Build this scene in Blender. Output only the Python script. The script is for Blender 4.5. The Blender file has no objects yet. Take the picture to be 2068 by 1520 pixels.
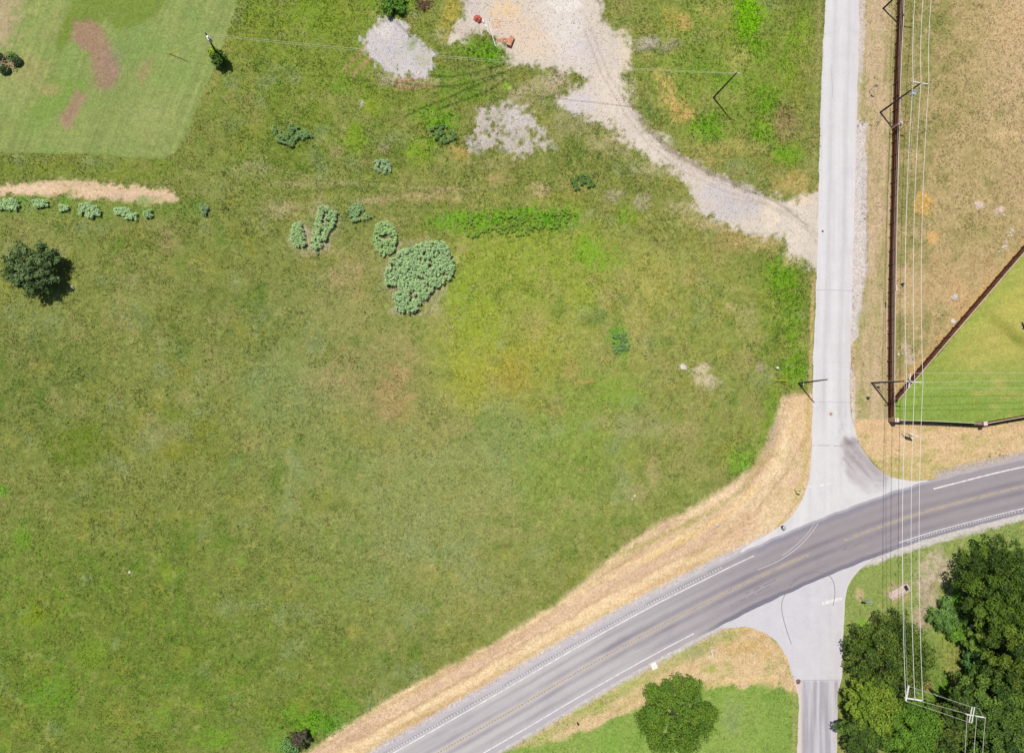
import bpy, math, random
import numpy as np
from mathutils import Vector, Matrix
random.seed(7)
RNG = np.random.default_rng(7)
SC = bpy.context.scene
COL = SC.collection

# ------------------------------------------------------------------ camera
# drone camera 119 m above the ground, tilted a few degrees off the vertical
H = 119.0; F = 1425.0; CU, CV = 1034.0, 760.0
nad = Vector((930 - CU, -(820 - CV), -F)).normalized()
ROT = nad.rotation_difference(Vector((0, 0, -1))).to_matrix()
cam_d = bpy.data.cameras.new('camera'); cam = bpy.data.objects.new('camera', cam_d); COL.objects.link(cam)
cam_d.sensor_width = 36.0; cam_d.lens = 36.0 * F / 2068.0
cam_d.clip_start = 1.0; cam_d.clip_end = 6000.0
cam.matrix_world = Matrix.Translation((0, 0, H)) @ ROT.to_4x4()
SC.camera = cam

# ------------------------------------------------------------------ light
SUN_EL = math.radians(65.0); sx, sy = -0.61, 0.79
n_ = math.hypot(sx, sy); sx /= n_; sy /= n_
SUN_DIR = Vector((sx * math.cos(SUN_EL), sy * math.cos(SUN_EL), math.sin(SUN_EL)))
w = bpy.data.worlds.new('World'); SC.world = w; w.use_nodes = True
nt = w.node_tree; nt.nodes.clear()
sky = nt.nodes.new('ShaderNodeTexSky'); sky.sky_type = 'NISHITA'; sky.sun_disc = False
sky.sun_elevation = SUN_EL; sky.sun_rotation = math.atan2(sx, sy)
bg = nt.nodes.new('ShaderNodeBackground'); bg.inputs[1].default_value = 0.075
wo = nt.nodes.new('ShaderNodeOutputWorld')
nt.links.new(sky.outputs[0], bg.inputs[0]); nt.links.new(bg.outputs[0], wo.inputs[0])
sd = bpy.data.lights.new('sun', 'SUN'); sd.energy = 5.0; sd.angle = math.radians(0.53); sd.color = (1, 0.955, 0.88)
so = bpy.data.objects.new('sun', sd); COL.objects.link(so)
so.rotation_euler = SUN_DIR.to_track_quat('Z', 'Y').to_euler()
SC.view_settings.view_transform = 'Standard'
SC.view_settings.look = 'None'; SC.view_settings.gamma = 1.0
SC.view_settings.exposure = 0.24
try: SC.view_settings.use_curve_mapping = False
except Exception: pass

# ------------------------------------------------------------------ places: photo measurement -> metres on the ground (or at height z)
Rm = np.array(ROT)
def at(u, v, z=0.0):
    d = Rm @ np.array([u - CU, -(v - CV), -F])
    k = (z - H) / d[2]
    return Vector((d[0] * k, d[1] * k, z))
def px(X, Y, Z=0.0):
    P = np.stack([X, Y, np.zeros_like(X) + Z - H])
    q = np.tensordot(Rm.T, P, axes=1)
    return CU + F * q[0] / -q[2], CV - F * q[1] / -q[2]
def W(pts, z=0.0): return [at(u, v, z) for u, v in pts]

# ------------------------------------------------------------------ colour
KK = 1.62
def lin(c):
    c = c / 255.0
    return c / 12.92 if c <= 0.04045 else ((c + 0.055) / 1.055) ** 2.4
def C(r, g, b, k=KK): return np.array([lin(r) / k, lin(g) / k, lin(b) / k])
def C4(r, g, b, k=KK): return tuple(C(r, g, b, k)) + (1.0,)

# ------------------------------------------------------------------ noise
_T = np.random.default_rng(11).random((256, 256))
def vn(x, y, s=0):
    x = x + s * 17.37; y = y + s * 31.91
    xi = np.floor(x).astype(int); yi = np.floor(y).astype(int)
    fx = x - xi; fy = y - yi
    fx = fx * fx * (3 - 2 * fx); fy = fy * fy * (3 - 2 * fy)
    a = _T[xi & 255, yi & 255]; b = _T[(xi + 1) & 255, yi & 255]
    c = _T[xi & 255, (yi + 1) & 255]; d = _T[(xi + 1) & 255, (yi + 1) & 255]
    return (a * (1 - fx) + b * fx) * (1 - fy) + (c * (1 - fx) + d * fx) * fy
def fbm(x, y, s=0, o=4):
    r = 0; a = 1; t = 0
    ca, sa = math.cos(0.6), math.sin(0.6)
    for i in range(o):
        r = r + a * vn(x, y, s + i * 3); t += a; a *= 0.55
        x, y = (x * ca - y * sa) * 2.03, (x * sa + y * ca) * 2.03
    return (r / t - 0.5) * 2.9
def ss(a, b, x):
    t = np.clip((x - a) / (b - a), 0, 1); return t * t * (3 - 2 * t)

# ------------------------------------------------------------------ tags and mesh helpers
def tag(o, label=None, cat=None, group=None, kind=None):
    if label: o['label'] = label
    if cat: o['category'] = cat
    if group: o['group'] = group
    if kind: o['kind'] = kind
    return o
def empty(name, loc, label=None, cat=None, group=None):
    o = bpy.data.objects.new(name, None); COL.objects.link(o); o.location = loc; o.empty_display_size = 0.3
    return tag(o, label, cat, group)
class MB:
    def __init__(s): s.v = []; s.f = []; s.m = []
    def add(s, vs, fs, mi=0):
        b = len(s.v); s.v += [tuple(x) for x in vs]
        for f in fs: s.f.append(tuple(i + b for i in f)); s.m.append(mi)
    def box(s, c, h, rz=0.0, mi=0, ax=None, bev=0.0):
        cx, cy, cz = c; hx, hy, hz = h; ca, sa = math.cos(rz), math.sin(rz)
        vs = []
        if bev:
            for zz, k in ((-hz, 0), (hz - bev, 0), (hz, bev)):
                for x, y in ((-1, -1), (1, -1), (1, 1), (-1, 1)):
                    X = x * (hx - k); Y = y * (hy - k); vs.append((cx + X * ca - Y * sa, cy + X * sa + Y * ca, cz + zz))
            fs = [(3, 2, 1, 0), (8, 9, 10, 11)]
            for k in (0, 4):
                for i in range(4): j = (i + 1) % 4; fs.append((k + i, k + j, k + 4 + j, k + 4 + i))
            s.add(vs, fs, mi); return
        for z in (-1, 1):
            for x, y in ((-1, -1), (1, -1), (1, 1), (-1, 1)):
                X = x * hx; Y = y * hy; vs.append((cx + X * ca - Y * sa, cy + X * sa + Y * ca, cz + z * hz))
        s.add(vs, [(3, 2, 1, 0), (4, 5, 6, 7), (0, 1, 5, 4), (1, 2, 6, 5), (2, 3, 7, 6), (3, 0, 4, 7)], mi)
    def beam(s, a, b, wd, ht, mi=0, up=(0, 0, 1)):
        a = Vector(a); b = Vector(b); d = (b - a).normalized(); u = Vector(up)
        if abs(d.dot(u)) > 0.98: u = Vector((1, 0, 0))
        r = d.cross(u).normalized(); u = r.cross(d).normalized()
        vs = []
        for p in (a, b):
            for i, j in ((-1, -1), (1, -1), (1, 1), (-1, 1)): vs.append(p + r * i * wd / 2 + u * j * ht / 2)
        s.add(vs, [(3, 2, 1, 0), (4, 5, 6, 7), (0, 1, 5, 4), (1, 2, 6, 5), (2, 3, 7, 6), (3, 0, 4, 7)], mi)
    def tube(s, pts, rad, n=8, mi=0, cap=True):
        pts = [Vector(p) for p in pts]; k = len(pts)
        if not hasattr(rad, '__len__'): rad = [rad] * k
        vs = []; r0 = None
        for i, p in enumerate(pts):
            d = (pts[min(i + 1, k - 1)] - pts[max(i - 1, 0)]).normalized()
            if r0 is None: r0 = d.cross(Vector((0, 0, 1)) if abs(d.z) < 0.9 else Vector((1, 0, 0))).normalized()
            r0 = (r0 - d * r0.dot(d)).normalized(); u = d.cross(r0)
            for j in range(n):
                a = 2 * math.pi * j / n; vs.append(p + (r0 * math.cos(a) + u * math.sin(a)) * rad[i])
        fs = []
        for i in range(k - 1):
            for j in range(n):
                q = (j + 1) % n; fs.append((i * n + j, i * n + q, (i + 1) * n + q, (i + 1) * n + j))
        if cap: fs.append(tuple(range(n - 1, -1, -1))); fs.append(tuple((k - 1) * n + j for j in range(n)))
        s.add(vs, fs, mi)
    def rock(s, c, r, mi=0, seed=0, flat=0.6, seg=8):
        rr = random.Random(seed); vs = []; fs = []
        rings = (0.05, 0.55, 0.9, 1.0)
        for k, q in enumerate((-0.3, 0.25, 0.65, 0.95)):
            rad = (1.0, 1.02, 0.78, 0.35)[k]
            for j in range(seg):
                a = 2 * math.pi * j / seg; t = r * rad * rr.uniform(0.78, 1.15)
                vs.append((c[0] + t * math.cos(a), c[1] + t * math.sin(a), c[2] + r * flat * q * rr.uniform(0.85, 1.1)))
        for k in range(3):
            for j in range(seg):
                q = (j + 1) % seg; fs.append((k * seg + j, k * seg + q, (k + 1) * seg + q, (k + 1) * seg + j))
        fs.append(tuple(3 * seg + j for j in range(seg)))
        s.add(vs, fs, mi)
    def build(s, name, mats, parent=None, smooth=False):
        me = bpy.data.meshes.new(name); me.from_pydata(s.v, [], s.f)
        if not isinstance(mats, (list, tuple)): mats = [mats]
        for m in mats: me.materials.append(m)
        me.polygons.foreach_set('material_index', s.m)
        if smooth: me.polygons.foreach_set('use_smooth', [True] * len(s.f))
        me.update()
        o = bpy.data.objects.new(name, me); COL.objects.link(o)
        if parent: o.parent = parent; o.matrix_parent_inverse = Matrix.Translation(-Vector(parent.location))
        return o
def npmesh(name, V, Fc, n, col=None, mat=None, parent=None, smooth=False):
    """V (N,3); Fc (M,n) faces; col (N,3) point colours"""
    me = bpy.data.meshes.new(name)
    me.vertices.add(len(V)); me.vertices.foreach_set('co', np.ascontiguousarray(V, dtype=np.float32).ravel())
    M = len(Fc); me.loops.add(M * n); me.loops.foreach_set('vertex_index', np.ascontiguousarray(Fc, dtype=np.int32).ravel())
    me.polygons.add(M); me.polygons.foreach_set('loop_start', np.arange(0, M * n, n, dtype=np.int32))
    try: me.polygons.foreach_set('loop_total', np.full(M, n, dtype=np.int32))
    except Exception: pass
    me.update(calc_edges=True)
    if smooth: me.polygons.foreach_set('use_smooth', np.ones(M, dtype=bool))
    if col is not None:
        a = me.color_attributes.new('col', 'FLOAT_COLOR', 'POINT')
        c4 = np.ones((len(V), 4), dtype=np.float32); c4[:, :3] = col
        a.data.foreach_set('color', c4.ravel())
    if mat: me.materials.append(mat)
    o = bpy.data.objects.new(name, me); COL.objects.link(o)
    if parent: o.parent = parent; o.matrix_parent_inverse = Matrix.Translation(-Vector(parent.location))
    return o

# ------------------------------------------------------------------ materials
def new_mat(name):
    m = bpy.data.materials.new(name); m.use_nodes = True
    return m, m.node_tree, m.node_tree.nodes['Principled BSDF']
def noise_mul(nt, src, scale, lo, hi, detail=3, vec=None, rough=0.6):
    N = nt.nodes; n = N.new('ShaderNodeTexNoise'); n.inputs['Scale'].default_value = scale
    n.inputs['Detail'].default_value = detail; n.inputs['Roughness'].default_value = rough
    if vec: nt.links.new(vec, n.inputs['Vector'])
    r = N.new('ShaderNodeMapRange'); r.inputs[1].default_value = 0.3; r.inputs[2].default_value = 0.7
    r.inputs[3].default_value = lo; r.inputs[4].default_value = hi
    nt.links.new(n.outputs[0], r.inputs[0])
    m = N.new('ShaderNodeVectorMath'); m.operation = 'SCALE'
    nt.links.new(src, m.inputs[0]); nt.links.new(r.outputs[0], m.inputs['Scale'])
    return m.outputs[0], n
def vmat(name, scales, bump=0.0, rough=0.95, spec=0.1, trans=0.0, bscale=6):
    """vertex-colour material with procedural grain"""
    m, nt, b = new_mat(name); N = nt.nodes
    a = N.new('ShaderNodeAttribute'); a.attribute_name = 'col'
    tc = N.new('ShaderNodeTexCoord'); s = a.outputs['Color']
    for sc, lo, hi in scales: s, _ = noise_mul(nt, s, sc, lo, hi, vec=tc.outputs['Object'])
    nt.links.new(s, b.inputs['Base Color'])
    b.inputs['Roughness'].default_value = rough; b.inputs['Specular IOR Level'].default_value = spec
    if bump:
        n = N.new('ShaderNodeTexNoise'); n.inputs['Scale'].default_value = bscale; n.inputs['Detail'].default_value = 4
        nt.links.new(tc.outputs['Object'], n.inputs['Vector'])
        bp = N.new('ShaderNodeBump'); bp.inputs['Strength'].default_value = 1.0; bp.inputs['Distance'].default_value = bump
        nt.links.new(n.outputs[0], bp.inputs['Height']); nt.links.new(bp.outputs[0], b.inputs['Normal'])
    if trans:
        out = N['Material Output']; t = N.new('ShaderNodeBsdfTranslucent'); mx = N.new('ShaderNodeMixShader'); mx.inputs[0].default_value = trans
        nt.links.new(s, t.inputs['Color']); nt.links.new(b.outputs[0], mx.inputs[1]); nt.links.new(t.outputs[0], mx.inputs[2])
        nt.links.new(mx.outputs[0], out.inputs['Surface'])
    return m
def pmat(name, rgb, scale=4, lo=0.8, hi=1.15, rough=0.8, metal=0.0, spec=0.3, bump=0.0, k=KK, second=None):
    m, nt, b = new_mat(name); N = nt.nodes
    tc = N.new('ShaderNodeTexCoord')
    c = N.new('ShaderNodeRGB'); c.outputs[0].default_value = C4(*rgb, k=k); s = c.outputs[0]
    if second:
        c2 = N.new('ShaderNodeRGB'); c2.outputs[0].default_value = C4(*second, k=k)
        n2 = N.new('ShaderNodeTexNoise'); n2.inputs['Scale'].default_value = scale * 0.4; n2.inputs['Detail'].default_value = 4
        r2 = N.new('ShaderNodeMapRange'); r2.inputs[1].default_value = 0.42; r2.inputs[2].default_value = 0.62
        mx = N.new('ShaderNodeMix'); mx.data_type = 'RGBA'
        nt.links.new(tc.outputs['Object'], n2.inputs['Vector']); nt.links.new(n2.outputs[0], r2.inputs[0])
        nt.links.new(r2.outputs[0], mx.inputs[0]); nt.links.new(s, mx.inputs[6]); nt.links.new(c2.outputs[0], mx.inputs[7]); s = mx.outputs[2]
    s, n = noise_mul(nt, s, scale, lo, hi, vec=tc.outputs['Object'])
    nt.links.new(s, b.inputs['Base Color'])
    b.inputs['Roughness'].default_value = rough; b.inputs['Metallic'].default_value = metal; b.inputs['Specular IOR Level'].default_value = spec
    if bump:
        bp = N.new('ShaderNodeBump'); bp.inputs['Distance'].default_value = bump
        nt.links.new(n.outputs[0], bp.inputs['Height']); nt.links.new(bp.outputs[0], b.inputs['Normal'])
    return m
M_ground = vmat('soil_and_turf', [(0.9, 0.9, 1.1), (2.6, 0.82, 1.18), (9.0, 0.8, 1.2)], bump=0.05, bscale=4)
M_gravel = vmat('crushed_gravel', [(1.2, 0.94, 1.06), (4.0, 0.9, 1.08), (12.0, 0.88, 1.1)], bump=0.015, bscale=10)
M_road = vmat('road_surface', [(0.5, 0.97, 1.03), (3.0, 0.96, 1.04), (30.0, 0.93, 1.07)], bump=0.004, bscale=30, rough=0.85, spec=0.25)
M_blade = vmat('grass_blades', [(0.7, 0.9, 1.1)], trans=0.3, rough=0.8)
M_leaf = vmat('leaves', [(0.8, 0.85, 1.12)], trans=0.28, rough=0.6, spec=0.25)
M_paint = pmat('white_road_paint', (238, 236, 236), 3, 0.86, 1.05, second=(215, 211, 211))
M_ypaint = pmat('yellow_road_paint', (204, 184, 140), 3, 0.85, 1.08, second=(186, 170, 144))
M_tar = pmat('tyre_rubber_mark', (128, 124, 132), 5, 0.85, 1.1)
M_joint = pmat('pavement_crack', (176, 172, 176), 5, 0.85, 1.1)
M_faint = pmat('worn_light_mark', (205, 200, 205), 5, 0.9, 1.1)
M_pole = pmat('creosote_pole_wood', (72, 62, 56), 2, 0.75, 1.2, rough=0.9)
M_arm = pmat('bleached_crossarm_wood', (236, 232, 226), 5, 0.88, 1.06)
M_ins = pmat('porcelain_insulator', (225, 228, 232), 5, 0.95, 1.05, rough=0.25, spec=0.6)
M_tank = pmat('galvanised_tank', (190, 200, 215), 3, 0.9, 1.08, rough=0.4, spec=0.5)
M_wire = pmat('aluminium_conductor', (240, 240, 232), 3, 0.9, 1.06, rough=0.5, spec=0.5)
M_wire2 = pmat('weathered_cable', (196, 192, 182), 3, 0.9, 1.06, rough=0.6)
M_thin = pmat('thin_service_wire', (212, 214, 180), 3, 0.95, 1.05, rough=0.6)
M_brick = pmat('pink_brick', (178, 128, 112), 8, 0.8, 1.15, second=(196, 148, 132))
M_mortar = pmat('brick_mortar', (206, 184, 172), 8, 0.9, 1.1)
M_cap = pmat('cast_stone_cap', (232, 206, 198), 6, 0.9, 1.05)
M_rock = pmat('pale_limestone', (226, 216, 204), 4, 0.82, 1.08, second=(205, 192, 182), bump=0.05)
M_drock = pmat('brown_stone', (128, 98, 84), 4, 0.8, 1.15, bump=0.05)
M_conc = pmat('concrete', (214, 194, 182), 4, 0.85, 1.08, second=(196, 176, 162))
M_white = pmat('white_panel', (240, 236, 226), 4, 0.92, 1.04)
M_steel = pmat('galvanised_steel', (170, 178, 184), 4, 0.9, 1.1, rough=0.45, spec=0.5)
M_red = pmat('faded_red_sheet', (190, 92, 80), 4, 0.8, 1.15)
M_black = pmat('black_plastic', (42, 44, 46), 4, 0.8, 1.2, rough=0.5)
M_green = pmat('dark_green_metal', (52, 66, 56), 4, 0.85, 1.15, rough=0.5)
M_yel = pmat('yellow_plastic', (226, 206, 40), 4, 0.9, 1.08, rough=0.5)
M_rust = pmat('rusty_steel', (112, 70, 66), 5, 0.7, 1.2, second=(140, 96, 90))
M_rub = pmat('orange_brick_rubble', (206, 132, 100), 6, 0.75, 1.2, second=(216, 168, 140))
M_pipe = pmat('white_plastic_pipe', (232, 232, 230), 4, 0.95, 1.03, rough=0.4)
M_bark = pmat('tree_bark', (104, 90, 74), 5, 0.7, 1.2, rough=0.95)
M_blue = pmat('pale_blue_cap', (186, 204, 214), 4, 0.95, 1.05, rough=0.4)

# fence wood: brown stain with board-to-board tint
M_fence = vmat('stained_cedar', [(1.2, 0.9, 1.1), (12.0, 0.85, 1.12)], rough=0.85)
M_fcap = pmat('bare_cedar_cap', (226, 212, 196), 3, 0.85, 1.08)

# ------------------------------------------------------------------ ground: paint description in photo coordinates
class Paint:
    def __init__(s, U, V):
        s.U = U; s.V = V; s.c = np.zeros((len(U), 3)); s.n1 = fbm(U / 26, V / 26, 1, 4); s.n2 = fbm(U / 7, V / 7, 5, 3); s.n3 = fbm(U / 13, V / 13, 9, 3); s.bare = np.zeros(len(U))
    def mix(s, m, col, sub=None):
        if sub is None: s.c += (col - s.c) * m[:, None]
        else: s.c[sub] += (col - s.c[sub]) * m[:, None]
    def sdist(s, pts, idx):
        U = s.U[idx]; V = s.V[idx]; D = np.full(len(U), 1e9); ins = np.zeros(len(U), bool)
        n = len(pts)
        for i in range(n):
            x0, y0 = pts[i]; x1, y1 = pts[(i + 1) % n]
            dx, dy = x1 - x0, y1 - y0; L = dx * dx + dy * dy + 1e-9
            t = np.clip(((U - x0) * dx + (V - y0) * dy) / L, 0, 1)
            D = np.minimum(D, np.hypot(U - x0 - t * dx, V - y0 - t * dy))
            if y0 != y1:
                cnd = ((y0 > V) != (y1 > V)) & (U < (x1 - x0) * (V - y0) / (y1 - y0) + x0); ins ^= cnd
        return np.where(ins, D, -D)
    def poly(s, pts, col, f=5, warp=7, k=1.0, sc=1.0, patchy=0.0, ret=False, bare=False):
        xs = [p[0] for p in pts]; ys = [p[1] for p in pts]; mg = 3 * warp + f + 10
        idx = np.where((s.U > min(xs) - mg) & (s.U < max(xs) + mg) & (s.V > min(ys) - mg) & (s.V < max(ys) + mg))[0]
        if len(idx) == 0: return
        d = s.sdist(pts, idx) + warp * (s.n1[idx] * 0.8 * sc + s.n2[idx] * 0.75 + (s.n3[idx] * .8 if warp > 7.5 else 0))
        m = ss(-f, f, d) * k
        if patchy: m = m * np.clip(1 + patchy * (s.n1[idx] * 0.5 + s.n2[idx] * 0.8), 0, 1.0)
        if bare: s.bare[idx] = np.maximum(s.bare[idx], m)
        if ret: return idx, m
        s.mix(np.clip(m, 0, 1), col, idx)
    def ell(s, cx, cy, rx, ry, col, k=0.8, ang=0.0, rag=0.5):
        mg = max(rx, ry) * 2.2
        idx = np.where((abs(s.U - cx) < mg) & (abs(s.V - cy) < mg))[0]
        if len(idx) == 0: return
        a = math.radians(ang); ca, sa = math.cos(a), math.sin(a)
        x = s.U[idx] - cx; y = s.V[idx] - cy
        r = np.hypot((x * ca + y * sa) / rx, (-x * sa + y * ca) / ry)
        r = r - rag * (0.35 * s.n1[idx] + 0.35 * s.n2[idx])
        m = k * (1 - ss(0.35, 1.25, r)); m = m * (np.clip(.85 + .45 * s.n3[idx] + .3 * s.n2[idx], .25, 1.0) if rag > .6 else 1); s.mix(np.clip(m, 0, 1), col, idx)
    def line(s, pts, wd, col, k=0.8, f=1.5, rag=0.5):
        xs = [p[0] for p in pts]; ys = [p[1] for p in pts]; mg = wd * 3 + f + 4
        idx = np.where((s.U > min(xs) - mg) & (s.U < max(xs) + mg) & (s.V > min(ys) - mg) & (s.V < max(ys) + mg))[0]
        if len(idx) == 0: return
        D = pdist(s.U[idx], s.V[idx], pts)
        m = k * (1 - ss(wd - f, wd + f, D + wd * rag * s.n2[idx])) * np.clip(0.9 + 0.5 * s.n1[idx], 0.25, 1)
        s.mix(np.clip(m, 0, 1), col, idx)
def pdist(U, V, pts):
    D = np.full(np.shape(U), 1e9)
    for (x0, y0), (x1, y1) in zip(pts[:-1], pts[1:]):
        dx, dy = x1 - x0, y1 - y0; L = dx * dx + dy * dy + 1e-9
        t = np.clip(((U - x0) * dx + (V - y0) * dy) / L, 0, 1)
        D = np.minimum(D, np.hypot(U - x0 - t * dx, V - y0 - t * dy))
    return D
def psd(U, V, pts):
    """signed distance to an open line (positive = right of its direction in photo space)"""
    D = np.full(np.shape(U), 1e9); S = np.zeros(np.shape(U))
    for (x0, y0), (x1, y1) in zip(pts[:-1], pts[1:]):
        dx, dy = x1 - x0, y1 - y0; L = dx * dx + dy * dy + 1e-9
        t = np.clip(((U - x0) * dx + (V - y0) * dy) / L, 0, 1)
        d = np.hypot(U - x0 - t * dx, V - y0 - t * dy); sg = np.sign(dx * (V - y0) - dy * (U - x0))
        b = d < D; D = np.where(b, d, D); S = np.where(b, sg, S)
    return D * S

HWY = [(300, 1857), (600, 1682), (760, 1590), (890, 1516), (1040, 1430), (1140, 1371), (1240, 1314), (1330, 1265), (1400, 1229), (1500, 1179), (1565, 1149), (1633, 1119), (1710, 1088), (1780, 1062), (1853, 1037), (1953, 1010), (2068, 982), (2300, 936), (2800, 850)]
NRL = [(1672, -900), (1670, -200), (1667, 0), (1660, 130), (1656, 260), (1653, 380), (1649, 560), (1643, 700), (1641, 780), (1640, 860), (1637, 935), (1631, 980), (1618, 1014), (1600, 1040), (1575, 1062), (1540, 1084), (1500, 1108), (1478, 1142)]
NRR = [(1738, -900), (1737, -200), (1735, 0), (1735, 80), (1731, 200), (1727, 380), (1722, 560), (1718, 700), (1716, 790), (1721, 850), (1734, 890), (1752, 922), (1775, 948), (1797, 962), (1820, 968), (1850, 971), (1880, 970), (1900, 992)]
SRL = [(1438, 1248), (1466, 1268), (1503, 1265), (1540, 1275), (1568, 1294), (1584, 1318), (1594, 1344), (1602, 1370), (1611, 1400), (1612, 1460), (1610, 1520), (1608, 1700), (1604, 2300)]
SRR = [(1778, 1104), (1762, 1128), (1742, 1144), (1722, 1166), (1710, 1190), (1706, 1230), (1702, 1300), (1699, 1370), (1693, 1400), (1691, 1460), (1690, 1520), (1690, 1700), (1688, 2300)]
LOT = [(942, -60), (938, 25), (916, 62), (908, 85), (935, 82), (962, 66), (984, 62), (1000, 90), (1022, 100), (1032, 122), (1060, 132), (1110, 134), (1152, 146), (1184, 162), (1170, 178), (1128, 196), (1142, 216), (1180, 240), (1208, 252), (1232, 248), (1262, 278), (1300, 312), (1340, 332), (1372, 352), (1398, 384), (1404, 412), (1445, 440), (1500, 466), (1552, 474), (1588, 490), (1598, 515), (1622, 526), (1640, 545), (1665, 560), (1665, 385), (1650, 393), (1602, 408), (1552, 396), (1502, 376), (1442, 350), (1390, 325), (1340, 294), (1302, 256), (1266, 200), (1256, 160), (1270, 122), (1272, 78), (1242, 64), (1216, 42), (1202, -60)]
GP1 = [(783, 34), (808, 42), (822, 58), (836, 76), (858, 90), (874, 110), (876, 138), (852, 154), (822, 150), (800, 144), (780, 142), (760, 132), (748, 114), (734, 92), (748, 62), (766, 40)]
GP2 = [(985, 216), (1030, 210), (1062, 226), (1086, 250), (1096, 282), (1120, 300), (1060, 312), (1005, 296), (950, 300), (940, 282), (962, 258), (962, 232)]
MOWN = [(-400, -400), (560, -400), (482, -5), (440, 120), (404, 200), (384, 250), (372, 278), (361, 298), (348, 311), (330, 319), (305, 322), (270, 320), (200, 312), (90, 310), (-400, 306)]
SOIL = [(-200, 372), (0, 372), (60, 364), (120, 360), (180, 362), (222, 368), (262, 376), (312, 380), (350, 390), (356, 404), (318, 412), (262, 406), (205, 402), (150, 396), (92, 396), (40, 392), (-200, 396)]
VERGE = [(380, 1700), (560, 1560), (625, 1515), (700, 1466), (790, 1405), (870, 1362), (940, 1328), (1040, 1272), (1130, 1215), (1200, 1155), (1270, 1095), (1330, 1058), (1400, 1022), (1470, 980), (1515, 945), (1548, 895), (1570, 838), (1580, 800), (1625, 792), (1660, 790), (1700, 1000), (1600, 1150), (1300, 1300), (900, 1530), (600, 1760)]
LAWN = [(2600, -60), (2085, 490), (1884, 730), (1806, 818), (1798, 850), (1975, 858), (2085, 840), (2600, 760)]
DRYLOT = [(1808, -500), (1804, 250), (1797, 560), (1794, 812), (1880, 718), (2068, 497), (2600, -100), (2600, -500)]
EASTV = [(1730, 845), (1793, 848), (1975, 862), (2100, 842), (2600, 770), (2600, 900), (2068, 925), (1900, 968), (1800, 975), (1720, 880)]
ISLAND = [(950, 1590), (1010, 1524), (1150, 1440), (1300, 1356), (1460, 1272), (1530, 1262), (1600, 1330), (1620, 1400), (1615, 2000), (700, 2000)]
SEAST = [(1700, 1800), (1700, 1230), (1710, 1160), (1780, 1120), (1900, 1080), (2068, 1036), (2600, 930), (2600, 1800)]

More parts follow.
